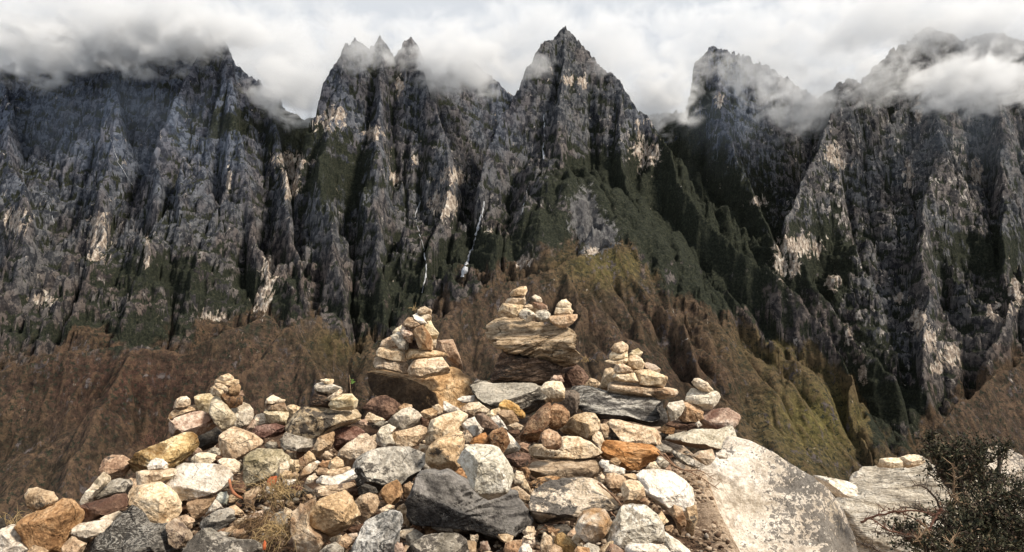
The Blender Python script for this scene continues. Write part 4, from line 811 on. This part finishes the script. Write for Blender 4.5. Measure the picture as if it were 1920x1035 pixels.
RMK('pinkt', ((.25, .155, .095), (.48, .335, .225), (.68, .53, .39)), ((.17, .085, .05), .55), BLK, .12)
RMK('pinkr', ((.3, .2, .15), (.48, .36, .28), (.66, .55, .46)), ((.15, .065, .045), .75), BLK, .1)
RMK('pinkl', ((.22, .155, .105), (.43, .33, .235), (.62, .51, .39)), ((.2, .12, .07), .4), (.07, .05, .04), .4)
RMK('grey', ((.15, .13, .105), (.32, .29, .24), (.52, .475, .40)), ((.12, .09, .06), .35), BLK, .3)
RMK('greyc', ((.24, .2, .15), (.47, .42, .335), (.66, .60, .51)), ((.2, .14, .09), .45), BLK, .3)
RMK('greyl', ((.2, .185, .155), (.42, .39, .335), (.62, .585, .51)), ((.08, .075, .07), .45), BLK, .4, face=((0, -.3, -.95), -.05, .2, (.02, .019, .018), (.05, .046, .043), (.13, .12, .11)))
RMK('dark', ((.03, .027, .024), (.07, .062, .053), (.14, .125, .105)), ((.09, .055, .03), .3), BLK, .3)
RMK('darkb', ((.06, .047, .037), (.125, .10, .082), (.21, .175, .145)), ((.09, .06, .04), .3), BLK, .2, foli=(.6, 1.6, .1, 0))
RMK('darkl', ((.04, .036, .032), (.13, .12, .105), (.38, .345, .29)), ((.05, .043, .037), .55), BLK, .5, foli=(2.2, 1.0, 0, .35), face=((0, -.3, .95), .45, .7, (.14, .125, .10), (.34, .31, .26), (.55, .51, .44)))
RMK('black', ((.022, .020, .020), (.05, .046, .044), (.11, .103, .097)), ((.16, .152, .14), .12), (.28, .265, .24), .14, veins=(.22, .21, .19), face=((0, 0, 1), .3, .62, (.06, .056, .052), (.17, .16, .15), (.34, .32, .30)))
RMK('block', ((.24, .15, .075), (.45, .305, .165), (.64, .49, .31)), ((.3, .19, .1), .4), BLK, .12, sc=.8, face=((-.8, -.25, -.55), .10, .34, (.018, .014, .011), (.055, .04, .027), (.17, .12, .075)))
RMK('lichen', ((.37, .3, .21), (.6, .52, .41), (.77, .70, .59)), ((.28, .18, .1), .3), (.07, .06, .045), .32)
RMK('lichw', ((.42, .37, .29), (.65, .59, .49), (.79, .74, .65)), ((.3, .23, .14), .25), (.07, .065, .055), .3)
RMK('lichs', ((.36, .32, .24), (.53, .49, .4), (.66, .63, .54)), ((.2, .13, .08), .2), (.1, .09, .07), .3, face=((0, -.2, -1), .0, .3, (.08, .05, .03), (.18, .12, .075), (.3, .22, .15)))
RMK('lichb', ((.26, .19, .12), (.46, .365, .25), (.66, .56, .42)), ((.2, .12, .065), .3), (.035, .03, .026), .45, la_scale=16)
RMK('lichc', ((.36, .29, .21), (.56, .48, .38), (.70, .62, .52)), ((.3, .21, .13), .25), (.045, .042, .04), .5, la_scale=15, foli=(1.5, .8, .1, -.2))
RMK('lichg', ((.14, .125, .10), (.3, .275, .23), (.52, .48, .42)), ((.16, .085, .05), .35), BLK, .62)
RMK('lichy', ((.24, .21, .13), (.43, .38, .27), (.60, .55, .43)), ((.28, .19, .10), .3), (.07, .06, .04), .55, la_scale=40)
RMK('moss', ((.3, .31, .25), (.45, .46, .4), (.6, .6, .54)), ((.10, .17, .05), .4), (.05, .06, .03), .2)
RMK('vein', ((.05, .048, .043), (.17, .16, .145), (.42, .4, .36)), ((.05, .045, .04), .6), BLK, .55, foli=(2.6, .8, .5, -.7), bump=1.5, veins=(.55, .52, .46))
RMK('veing', ((.17, .165, .155), (.36, .35, .33), (.6, .59, .56)), ((.2, .18, .15), .4), (.05, .05, .048), .42, foli=(.7, 1.7, .3, .4))
RMK('layer', ((.19, .135, .08), (.55, .425, .285), (.74, .62, .46)), ((.34, .24, .13), .4), (.03, .024, .016), .3, foli=(6.0, .9, 0, .36), bump=1.6)
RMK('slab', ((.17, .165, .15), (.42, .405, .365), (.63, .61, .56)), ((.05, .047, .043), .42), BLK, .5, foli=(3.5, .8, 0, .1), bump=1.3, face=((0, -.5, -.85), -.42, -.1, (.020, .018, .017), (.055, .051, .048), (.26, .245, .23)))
RMK('granite', ((.42, .37, .30), (.66, .60, .52), (.80, .76, .69)), ((.50, .39, .27), .25), (.06, .055, .05), .34, sc=.6, la_scale=75, crack=0.0, bump=.8, grad=((.85, 0, .4), .02, .30, .085))
RMK('wavy', ((.42, .36, .28), (.72, .66, .56), (.83, .79, .71)), ((.50, .37, .26), .35), (.15, .135, .115), .30, sc=.7, crack=0.0, foli=(4.5, .8, .1, -.4), bump=2.0)
# ================================================================== build the pile
lines = [l for l in STONES.strip().split('\n') if l.strip()]
bigs = [l for l in BIG.strip().split('\n') if l.strip()]
buf = np.full((1035, 1920), 99.0)
yy, xx = np.mgrid[0:1035, 0:1920]
def raster(pp, D, write=True):
    x0, y0 = np.maximum(np.floor(pp.min(0)).astype(int), 0); x1, y1 = np.minimum(np.ceil(pp.max(0)).astype(int) + 1, [1920, 1035])
    if x1 <= x0 or y1 <= y0: return 0, 1
    X, Y = xx[y0:y1, x0:x1], yy[y0:y1, x0:x1]; ins = np.zeros(X.shape, bool)
    for (ax, ay), (bx_, by_) in zip(pp, np.roll(pp, -1, 0)):
        c = ((ay > Y) != (by_ > Y)) & (X < (bx_ - ax) * (Y - ay) / ((by_ - ay) or 1e-9) + ax); ins ^= c
    sub = buf[y0:y1, x0:x1]; vis = (ins & (sub > D)).sum()
    if write: sub[ins & (sub > D)] = D
    return vis, max(ins.sum(), 1)
for k, l in enumerate(lines + bigs):
    ob, pp, dn = build_stone(l, k, RM); raster(pp, dn)

# earth under and behind the stones, falling away behind the crest
topx = [-400,-100, 0, 60, 130, 200, 260, 330, 400, 480, 560, 650, 700, 800, 900, 1000, 1100, 1200, 1260, 1310, 1360, 1500, 1600, 1700, 1900, 2300]
topy = [1120,1060,1030,1010, 990, 925, 880, 830, 800, 785, 785, 780, 780, 775, 765, 755, 750, 760, 810, 850, 1000, 1200, 1200, 1200, 1200, 1200]
def ground_z(x, y):
    px = 960 + F * x / (y * CS + 1e-6) * 1.0
    py = np.interp(y, [0.3, 1.2, 1.8, 2.1, 2.35, 2.5, 2.75, 3.0, 3.35, 3.7, 4.0, 4.3], [3400, 1600, 1230, 1110, 1050, 1015, 968, 920, 872, 825, 790, 770])
    py = np.maximum(py, np.interp(px, topx, topy))
    yc = np.minimum(y, 4.3)
    dyv = py - 517.5; kk = yc / (F * CS + dyv * SN)
    z = (F * SN - dyv * CS) * kk
    z = z - .035
    z = np.where(y < 1.2, np.minimum(z, -.62), z)
    z = z - np.maximum(y - 4.3, 0) * .85 - np.maximum(np.abs(x) - 3.2, 0) * .45
    return z
gx_ = np.sign(np.linspace(-1, 1, 420)) * (np.abs(np.linspace(-1, 1, 420)) ** 3.2 * 500 + np.abs(np.linspace(-1, 1, 420)) * 5)
gy_ = np.concatenate([np.linspace(-30, .5, 30)[:-1], np.linspace(.5, 5.5, 330), 5.5 + np.linspace(0.02, 1, 60) ** 3 * 900])
XX, YY = np.meshgrid(gx_, gy_)
ZZ = ground_z(XX, np.maximum(YY, .3))
ZZ = ZZ + .03 * fbm2(XX * 3, YY * 3, 4, 5) + .012 * fbm2(XX * 18, YY * 18, 3, 8) + np.minimum(np.hypot(XX, YY) * .02, 3) * fbm2(XX / 9, YY / 9, 3, 15) * (np.hypot(XX, YY) > 8)
gidx = np.arange(XX.size).reshape(XX.shape)
GF = np.stack([gidx[:-1, :-1], gidx[:-1, 1:], gidx[1:, 1:], gidx[1:, :-1]], -1).reshape(-1, 4)
m, t, out = new_mat('dry_earth')
pos = t.add('ShaderNodeNewGeometry').outputs['Position']
na = t.noise(pos, 14, 8, .7, .4); nb = t.noise(pos, 110, 5, .7)
c_ = t.ramp(t.math('ADD', t.math('MULTIPLY', na, .6), t.math('MULTIPLY', nb, .4)), [(.36, (.03, .018, .012)), (.5, (.085, .053, .035)), (.64, (.19, .13, .088))])
sx = t.add('ShaderNodeSeparateXYZ', {0: pos}).outputs[0]
c_ = t.mix(t.rmp(t.math('ADD', sx, t.math('MULTIPLY', na, .4)), .75, 1.0), c_, t.ramp(nb, [(.38, (.24, .17, .115)), (.6, (.60, .48, .36))]))
finish(t, out, c_, .97, t.bump(t.math('ADD', na, t.math('MULTIPLY', nb, .5)), 1, .025), .1)
gr_ = mesh_np('ground', np.stack([XX, YY, ZZ], -1).reshape(-1, 3), GF, m)
tag(gr_, 'brown dry earth showing between the piled stones', 'ground', kind='structure')

# small broken stones wedged in the gaps: put where no traced stone covers the slope
rs = np.random.RandomState(5); fillm = ['tan', 'cream', 'pink', 'grey', 'brown', 'pinkc', 'tan', 'rustc', 'lichen', 'cream', 'dark', 'creamt']
topline = np.interp(np.arange(1920), topx, topy)
made = 0; tries = 0
while made < 80 and tries < 6000:
    tries += 1
    px = rs.uniform(10, 1330); py = rs.uniform(780, 1034)
    if py < topline[int(px)] + 12 or buf[int(py), int(px)] < 90: continue
    if 470 < px < 540 and 890 < py < 1035 and rs.rand() < .8: continue
    r0 = rs.choice([5, 7, 9, 12, 16]) * rs.uniform(.8, 1.2) * (1 + (py - 780) / 500)
    n = rs.randint(6, 9); a = np.sort(rs.uniform(0, 2 * np.pi, n) * .25 + np.arange(n) / n * 2 * np.pi * .97)
    rr = r0 * rs.uniform(.7, 1.1, n); asp = rs.uniform(.55, .95); ro = rs.uniform(-.5, .5)
    qx, qy = rr * np.cos(a), rr * np.sin(a) * asp
    pp = np.stack([px + qx * math.cos(ro) - qy * math.sin(ro), py + qx * math.sin(ro) + qy * math.cos(ro)], 1)
    D = surfD(pp[:, 1].max()) + .10
    vis, tot = raster(pp, D, False)
    if vis < .45 * tot: continue
    raster(pp, D); ty = fillm[rs.randint(len(fillm))]
    ln = 'p|%s|%.3f|t1.1|%s|%s' % (ty, D, 'small broken stone lying in the earthy gaps between the big stones', ' '.join('%.1f,%.1f' % tuple(q) for q in pp))
    ob, _, _ = build_stone(ln, 1000 + made, RM)
    ob.name = 'pebble'; ob['category'] = 'stone'; ob['group'] = 'small broken stones in the gaps of the pile'; made += 1
print('STONES', len(lines), 'fill', made)

# gravel and crumbs on the earth
def scatter_chips(name, n, region, size, mat, label, seed):
    r = np.random.RandomState(seed); vs, fs = [], []; U, Fi = ico(1)
    for k in range(n):
        px, py = region(r)
        y = surfD(py) + .05; x = (px - 960) / F * y; z = float(ground_z(np.array([x]), np.array([y]))[0]) + .003
        s = size * r.uniform(.4, 1.6) ** 1.5; sc_ = np.array([r.uniform(.7, 1.4), r.uniform(.6, 1.2), r.uniform(.4, .9)]) * s
        q = U * (1 + r.uniform(-.25, .25, (len(U), 1))) * sc_; an = r.uniform(0, 6.28)
        q = np.stack([q[:, 0] * math.cos(an) - q[:, 1] * math.sin(an), q[:, 0] * math.sin(an) + q[:, 1] * math.cos(an), q[:, 2]], 1)
        fs.append(Fi + len(U) * k); vs.append(q + [x, y, z])
    o = mesh_np(name, np.concatenate(vs), np.concatenate(fs), mat, smooth=False); tag(o, label, 'gravel', kind='stuff'); return o
m, t, out = new_mat('gravel_mix')
pos = t.add('ShaderNodeNewGeometry').outputs['Position']; isl = t.add('ShaderNodeNewGeometry').outputs['Random Per Island']
c_ = t.ramp(isl, [(.0, (.05, .03, .02)), (.35, (.12, .08, .055)), (.65, (.24, .18, .125)), (.9, (.42, .34, .26)), (1.0, (.2, .18, .16))])
finish(t, out, c_, .95, t.bump(t.noise(pos, 150, 4), .6, .004), .1)
def reg(r):
    while True:
        px = r.uniform(-20, 1400); py = r.uniform(780, 1045)
        if py > np.interp(px, topx, topy): return px, py
scatter_chips('gravel', 6500, reg, .0065, m, 'fine gravel and crumbs of stone on the earth between the rocks', 3)
# ================================================================== plants and litter
def tube(path, rad, n=5):
    path = np.asarray(path, float); rad = np.broadcast_to(rad, (len(path),)); V_, F_ = [], []
    tan = np.gradient(path, axis=0); tan /= np.linalg.norm(tan, axis=1)[:, None] + 1e-12
    for k, (p, tg, r) in enumerate(zip(path, tan, rad)):
        u = np.cross(tg, [0.13, .2, .97]); u /= np.linalg.norm(u) + 1e-9; v = np.cross(tg, u)
        for q in range(n):
            a = q / n * 2 * np.pi; V_.append(p + r * (u * math.cos(a) + v * math.sin(a)))
            if k: F_.append((n * (k - 1) + q, n * (k - 1) + (q + 1) % n, n * k + (q + 1) % n, n * k + q))
    return np.array(V_), np.array(F_)
def join(parts):
    vs, fs, o_ = [], [], 0
    for v, f in parts: vs.append(v); fs.append(f + o_); o_ += len(v)
    return np.concatenate(vs), np.concatenate(fs)
def curve(pts, n=14, jit=0.0, rs_=None):
    pts = np.asarray(pts, float); tt = np.linspace(0, len(pts) - 1, n); out_ = []
    for t_ in tt:
        i = min(int(t_), len(pts) - 2); f = t_ - i
        p0, p1, p2, p3 = pts[max(i - 1, 0)], pts[i], pts[i + 1], pts[min(i + 2, len(pts) - 1)]
        out_.append(.5 * ((2 * p1) + (-p0 + p2) * f + (2 * p0 - 5 * p1 + 4 * p2 - p3) * f * f + (-p0 + 3 * p1 - 3 * p2 + p3) * f ** 3))
    out_ = np.array(out_)
    if rs_ is not None: out_ = out_ + rs_.normal(0, jit, out_.shape)
    return out_
def leaves(C, Dr, L, W, rs_):
    """one folded pointed leaf per row: centre, direction, length, width"""
    n = len(C); up = rs_.normal(size=(n, 3)); s_ = np.cross(Dr, up); s_ /= np.linalg.norm(s_, axis=1)[:, None] + 1e-9
    nr = np.cross(Dr, s_); L = L[:, None]; W = W[:, None]
    v = np.stack([C, C + Dr * L * .5 + s_ * W + nr * W * .4, C + Dr * L, C + Dr * L * .5 - s_ * W + nr * W * .4], 1).reshape(-1, 3)
    return v, np.arange(4 * n).reshape(-1, 4)
bark = simple_mat('dark_bark', (.06, .045, .035), scale=60); deadm = simple_mat('dead_reddish_twig', (.11, .055, .038), scale=70); strawm = simple_mat('dry_straw', (.36, .26, .13), .8, .5, 40)
tanm = simple_mat('pale_bark', (.24, .17, .11), scale=60)
m, t, out = new_mat('dark_small_leaves')
rnd = t.add('ShaderNodeNewGeometry').outputs['Random Per Island']
finish(t, out, t.ramp(rnd, [(0, (.010, .011, .008)), (.4, (.026, .029, .018)), (.72, (.06, .062, .036)), (.9, (.14, .125, .08)), (1, (.15, .09, .06))]), .7, None, .15)
leafm = m
rs = np.random.RandomState(21)
def shrub(base, clumps, name_lab, seed):
    r = np.random.RandomState(seed)
    root = bpy.data.objects.new('shrub', None); COL.objects.link(root); root.location = base; tag(root, name_lab, 'shrub')
    B = np.array(base); wood = []; LC, LD, LL, LW = [], [], [], []
    for (px, py, Y, rx, ry, rd, nt) in clumps:
        c = at(px, py, Y); s = Y / F; ext = np.array([rx * s, rd, ry * s])
        trunk_end = c - np.array([0, 0, ext[2] * .55]); mid = (B + trunk_end) / 2 + r.normal(0, .03, 3)
        tp = curve([B + r.normal(0, .02, 3), mid, trunk_end, c], 10, .004, r); wood.append(tube(tp - B, np.linspace(.012, .004, 10)))
        for k in range(nt):
            d = r.normal(size=3); d /= np.linalg.norm(d); tip = c + d * ext * r.uniform(.25, 1.0) ** .6
            tip = tip + ext * .18 * fbm3(tip[None] * 14, 2, seed)[0]
            st = tp[r.randint(4, 10)]; bend = (st + tip) / 2 + r.normal(0, .018, 3) + [0, 0, .012]
            tw = curve([st, bend, tip], 8, .002, r); wood.append(tube(tw - B, np.linspace(.0022, .0007, 8), 3))
            for q in range(r.randint(2, 5)):          # leafy end sprays
                a = tw[r.randint(3, 8)]; dv = r.normal(size=3) + (tip - st) / (np.linalg.norm(tip - st) + 1e-6) * 1.1 + [0, 0, .5]; dv /= np.linalg.norm(dv)
                ln = r.uniform(.02, .05); nl = r.randint(6, 11); u = np.linspace(0.05, 1, nl)[:, None]
                pts = a + dv * ln * u + r.normal(0, .0015, (nl, 3)); dd = dv + r.normal(0, .75, (nl, 3)); dd /= np.linalg.norm(dd, axis=1)[:, None]
                LC.append(pts); LD.append(dd); LL.append(r.uniform(.008, .017, nl)); LW.append(r.uniform(.0018, .0036, nl))
    v, f = join(wood); mesh_np('stem', v, f, bark, root)
    v, f = leaves(np.concatenate(LC) - B, np.concatenate(LD), np.concatenate(LL), np.concatenate(LW), r)
    mesh_np('foliage', v, f, leafm, root, smooth=False); return root, B
def npx(x, y, Y): return at(1500 + x / 4.224, 790 + y / 4.224, Y)
sh, B = shrub(tuple(at(1850, 1100, 2.75)), [
    (1790, 850, 2.8, 48, 24, .10, 60), (1765, 870, 2.8, 26, 26, .07, 34), (1748, 840, 2.8, 6, 26, .03, 14), (1835, 862, 2.8, 38, 24, .08, 34), (1875, 850, 2.82, 24, 10, .05, 12),
    (1800, 900, 2.8, 50, 22, .10, 30), (1850, 905, 2.78, 50, 22, .12, 26)],
    'dark small-leaved shrub at the right edge growing before the pale ledge', 31)
_, _ = None, None
sh2, B2 = shrub(tuple(at(1900, 1130, 2.45)), [
    (1890, 930, 2.5, 60, 40, .12, 60), (1840, 965, 2.5, 60, 36, .14, 70), (1780, 985, 2.5, 46, 26, .12, 36), (1900, 1000, 2.45, 60, 48, .15, 90), (1820, 1020, 2.4, 70, 30, .15, 80), (1740, 1025, 2.4, 60, 20, .12, 44), (1700, 1000, 2.42, 40, 14, .08, 14), (1935, 930, 2.5, 36, 44, .1, 34)],
    'dense dark lower shrub filling the bottom right corner, with dead reddish branches', 33)
dead = [([(1070,745),(850,705),(620,745),(480,800)], 2.35, .005, deadm), ([(890,507),(990,520),(1060,600),(1115,705),(1060,800)], 2.4, .006, bark), ([(560,770),(700,860),(830,895),(960,920)], 2.3, .005, deadm),
        ([(570,870),(760,900),(930,915)], 2.3, .004, bark), ([(790,682),(930,690),(1050,745)], 2.4, .004, bark), ([(460,960),(560,990),(640,1040)], 2.25, .004, bark), ([(1205,325),(1222,460),(1205,600),(1150,700)], 2.5, .004, tanm),
        ([(1205,580),(1260,640),(1330,655)], 2.48, .003, tanm), ([(1020,870),(1060,780),(1120,700)], 2.38, .007, deadm), ([(640,715),(780,720),(880,760),(1000,830)], 2.36, .003, deadm), ([(900,960),(960,900),(1010,860)], 2.3, .003, tanm), ([(1230,1040),(1190,960),(1240,900)], 2.3, .004, tanm), ([(1045,35),(1050,150),(1048,260)], 2.78, .006, bark)]
for pts, Y, rad, mm in dead:
    P = curve([npx(x, y, Y + .02 * k) for k, (x, y) in enumerate(pts)], 18, .0015, rs)
    prt = [tube(P - B2, np.linspace(rad * .45, rad, 18) * .75)]
    for k in range(34):
        a = P[rs.randint(1, 17)]; d = rs.normal(size=3); d /= np.linalg.norm(d)
        prt.append(tube(np.array([a, a + d * rs.uniform(.01, .035) + [0, 0, .006]]) - B2, [.0012, .0005], 3))
    v, f = join(prt); mesh_np('branch', v, f, mm, sh2)

# green seedling beside the cairn on the lichen oval
base = at(659, 742, 3.4); root = bpy.data.objects.new('seedling', None); COL.objects.link(root); root.location = base
tag(root, 'tiny green-leaved sprig sticking up beside the cairn on the lichen oval', 'seedling')
P = curve([base, at(657, 725, 3.4), at(655, 703, 3.4)], 8, .0004, rs); P2 = curve([at(658, 730, 3.4), at(662, 726, 3.39)], 4)
v, f = join([tube(P - base, .0016, 5), tube(P2 - base, .001, 4)]); mesh_np('stem', v, f, tanm, root)
green = simple_mat('fresh_leaf', (.22, .36, .08), .6, .25, 60)
for (x0_, y0_, x1_, y1_) in ((657, 719, 667, 715), (658, 716, 664, 711), (656, 708, 659, 712)):
    a, b = at(x0_, y0_, 3.395), at(x1_, y1_, 3.38); d = b - a; L_ = np.linalg.norm(d)
    v, f = leaves(np.array([a - base]), np.array([d / L_]), np.array([L_]), np.array([.006]), np.random.RandomState(3)); mesh_np('leaf', v, f, green, root)

# dry grass tufts
def tuft(px, py, Y, n, spread, ln, lab, mat, seed, lean=(0, -.3, .6), nm='grass_tuft'):
    r = np.random.RandomState(seed); b = at(px, py, Y); prt = []
    for k in range(n):
        st = b + r.normal(0, 1, 3) * [spread, spread * .6, spread * .4]; d = r.normal(0, .8, 3) + lean; d /= np.linalg.norm(d); l_ = ln * r.uniform(.4, 1.2)
        p1 = st + d * l_ * .5 + [0, 0, l_ * .12]; p2 = st + d * l_ + r.normal(0, .2, 3) * l_ - [0, 0, l_ * .22]
        prt.append(tube(curve([st, p1, p2], 6) - b, np.linspace(.0011, .0004, 6), 3))
    v, f = join(prt); o = mesh_np(nm, v, f, mat); o.location = b; tag(o, lab, 'grass tuft'); return o
tuft(520, 925, 2.62, 150, .035, .07, 'dry straw-coloured grass tuft on the earth below the orange leaf', strawm, 1)
tuft(500, 975, 2.5, 170, .045, .08, 'matted dry grass hanging over brown earth left of the hollowed boulder', simple_mat('brown_grass', (.2, .13, .07), .9, .5, 40), 2, (-.2, -.4, -.1))
tuft(525, 1000, 2.4, 120, .03, .07, 'yellowish dry grass at the bottom edge left of the big cream boulder', strawm, 4, (-.3, -.4, .2))
tuft(284, 836, 3.15, 26, .012, .06, 'sparse pinkish dry grass behind the top of the yellow-ochre boulder', deadm, 5, (-.5, 0, .9))
tuft(22, 985, 2.8, 40, .03, .06, 'thin dry grass behind the white rocks at the left edge', strawm, 6, (0, 0, .7))
tuft(1300, 900, 3.0, 50, .05, .05, 'short dry grass on the earth slope above the bleached boulder', simple_mat('tan_grass', (.3, .2, .12), .9, .4, 40), 7, (.4, -.3, .1))
tuft(775, 582, 4.2, 12, .006, .035, 'wispy dry plant behind the top of the pyramid cairn', strawm, 9, (0, 0, 1.2))
tuft(1099, 678, 4.3, 16, .008, .04, 'wispy dry plant right of the mushroom boulder', strawm, 8, (0, 0, 1.2))

# fallen leaves and twigs
def dead_leaf(pts, Y, mat, lab):
    P = np.array([at(x, y, Y) for x, y in pts]); c = P.mean(0); r = np.random.RandomState(2)
    n = len(P); fr = P - c; ctr = np.array([[0, -.006, 0]]); bk = fr + [0, .0015, 0]
    v = np.concatenate([fr, ctr, bk, ctr + [0, .0015, 0]]); f = [(k, (k + 1) % n, n) for k in range(n)] + [(n + 1 + (k + 1) % n, n + 1 + k, 2 * n + 1) for k in range(n)]
    o = mesh_np('fallen_leaf', v, np.array(f), mat); o.location = c; tag(o, lab, 'fallen leaf'); return o
orl = simple_mat('orange_leaf', (.50, .13, .05), .6, .3, 50)
dead_leaf([(501,910),(501,900),(507,894),(519,892),(519,900),(513,912),(507,918),(502,916)], 2.7, orl, 'bright orange fallen leaf standing on edge among small stones')
dead_leaf([(496,1012),(492,1022),(493,1032),(498,1030),(499,1018)], 2.3, orl, 'narrow orange leaf on brown earth near the bottom edge')
dead_leaf([(556,908),(545,912),(550,917),(560,920),(568,917),(563,912)], 2.72, simple_mat('purple_leaf', (.14, .06, .05)), 'dark reddish fallen leaf on the earth by the flat pinkish slab')
P = curve([at(430, 898, 2.68), at(433, 915, 2.64), at(441, 927, 2.6), at(455, 935, 2.6)], 14)
v, f = tube(P - P[0], np.array([.002] + [.005] * 12 + [.002]), 6); o = mesh_np('fallen_leaf', v, f, simple_mat('curled_leaf', (.3, .12, .06))); o.location = P[0]; tag(o, 'curled reddish-brown dry leaf right of the large white block', 'fallen leaf')
twm = simple_mat('twig_bark', (.2, .12, .075), scale=80)
for pts, Y, lab in (([(1232,845),(1262,872),(1300,888),(1330,905),(1347,918)], 2.9, 'long thin brown twig lying down the earth slope, the longest there'),
                    ([(1245,850),(1275,880),(1312,882),(1340,900)], 2.92, 'thin brown twig crossing the longest twig on the earth slope'),
                    ([(1120,905),(1150,930),(1170,955),(1180,968)], 2.6, 'thin twig in the gap at the right end of the blotched slab'),
                    ([(1003,1005),(1012,994),(1024,984)], 2.4, 'pale grass stalk under the blotched slab'),
                    ([(1145,960),(1160,975),(1190,985)], 2.45, 'short brown twig above the mossy white boulder')):
    P = curve([at(x, y, Y - .05 * k / len(pts)) for k, (x, y) in enumerate(pts)], 16, .001, rs); prt = [tube(P - P[0], np.linspace(.0032, .001, 16), 5)]
    for k in range(3):
        a = P[rs.randint(4, 14)] - P[0]; prt.append(tube(np.array([a, a + [rs.uniform(0, .04), -.005, rs.uniform(-.02, .02)]]), [.0012, .0005], 4))
    v, f = join(prt); o = mesh_np('twig', v, f, twm); o.location = P[0]; tag(o, lab, 'twig')
# ================================================================== clouds: real volumes of mist among the peaks
def cloud_mat(name, dens, scale, thr, soft, colr=(.90, .915, .935), lo=-.05):
    m, t, out = new_mat(name)
    oc = t.add('ShaderNodeTexCoord').outputs['Object']
    pos = t.add('ShaderNodeNewGeometry').outputs['Position']
    r = t.add('ShaderNodeVectorMath', {0: oc}, operation='LENGTH').outputs['Value']
    n = t.noise(t.mapping(pos, (1, .7, 1.35)), scale, 6, .60, .5)
    fall = t.rmp(r, .0 if lo < -.1 else .15, 1.0, .60, lo)
    d = t.math('ADD', fall, t.math('MULTIPLY', t.math('SUBTRACT', n, .5), 2.3))
    d = t.math('MULTIPLY', t.rmp(d, thr, thr + soft), t.rmp(r, .3 if lo < -.1 else .80, 1.0, 1, 0))
    pv = t.add('ShaderNodeVolumePrincipled', {'Color': colr + (1,), 'Density': t.math('MULTIPLY', d, dens), 'Anisotropy': .15})
    t.l.new(pv.outputs[0], out.inputs['Volume']); return m
CM = {'d': cloud_mat('cloud_dense', .0115, .0095, .10, .42), 't': cloud_mat('cloud_thin', .0048, .0125, .16, .40), 's': cloud_mat('cloud_soft', .0062, .0045, .0, .5), 'v': cloud_mat('blue_mist', .0003, .004, -.05, 1.0, (.66, .80, 1.0), -.15)}
CLOUDS = [
 (230, 230, 3250, 480, 190, 240, 'v', 'thin blue mist before the left cliffs'),
 (1370, 230, 3650, 200, 170, 230, 'v', 'thin blue mist in the gap right of the central peak'),
 (920, 215, 3650, 70, 110, 130, 'v', 'thin blue mist in the gap left of the central peak'),
 (1800, 260, 3300, 260, 170, 220, 'v', 'thin blue mist before the right massif'),  # photo position, metres ahead, half sizes (px across, px high, metres deep), kind, label
 (60, 92, 3700, 260, 95, 260, 'd', 'long grey-white cloud bank hanging over the far left ridge'),
 (270, 78, 3720, 190, 85, 240, 'd', 'grey cloud between the far left ridge and the left peak'),
 (410, 60, 3640, 150, 62, 200, 'd', 'cloud wrapping the top of the left peak'),
 (550, 165, 3720, 130, 100, 220, 'd', 'bright cloud filling the notch left of the twin peaks'),
 (680, 92, 3560, 130, 75, 150, 't', 'torn wisp of cloud across the twin peaks'),
 (860, 118, 3660, 170, 90, 220, 'd', 'cloud spilling over the ridge between the twin peaks and the central peak'),
 (1000, 125, 3540, 75, 45, 110, 't', 'wisp of cloud on the left shoulder of the central peak'),
 (1130, 120, 3580, 60, 36, 90, 't', 'wisp of cloud crossing the right shoulder of the central peak'),
 (1235, 180, 3950, 110, 95, 220, 'd', 'cloud bank in the gap right of the central peak'),
 (1430, 130, 4000, 150, 110, 200, 't', 'loose cloud drifting over the tower peak right of the central peak'),
 (1510, 190, 3900, 150, 110, 260, 't', 'bluish mist in the high valley beside the right massif'),
 (1640, 140, 3780, 150, 100, 180, 't', 'cloud clinging to the first crag of the right massif'),
 (1820, 150, 3620, 210, 85, 260, 'd', 'thick white cloud lying across the right massif'),
 (1740, 40, 3950, 460, 95, 320, 's', 'soft grey cloud hiding the summit of the right massif'),
 (230, 45, 3800, 600, 120, 340, 's', 'soft cloud layer above the left ridge'),
 (560, 120, 4250, 330, 130, 260, 's', 'pale cloud deck behind the notch and the twin peaks'),
 (1020, 110, 4300, 420, 150, 260, 's', 'pale cloud deck behind the central peak'),
 (1450, 90, 4640, 420, 150, 220, 's', 'pale cloud deck behind the tower peak'),
]
for px, py, Y, rx, rz, ry, kd, lab in CLOUDS:
    U, Fi = ico(3); c = at(px, py, Y); s = Y / F
    o = mesh_np('cloud', U * 1.0, Fi, CM[kd]); o.location = c; o.scale = (rx * s, ry, rz * s)
    tag(o, lab, 'cloud', kind='stuff')
scene.cycles.volume_max_steps = 400; scene.cycles.volume_step_rate = 0.8; scene.cycles.volume_bounces = 3
scene.cycles.use_adaptive_sampling = True; scene.cycles.adaptive_threshold = 0.02
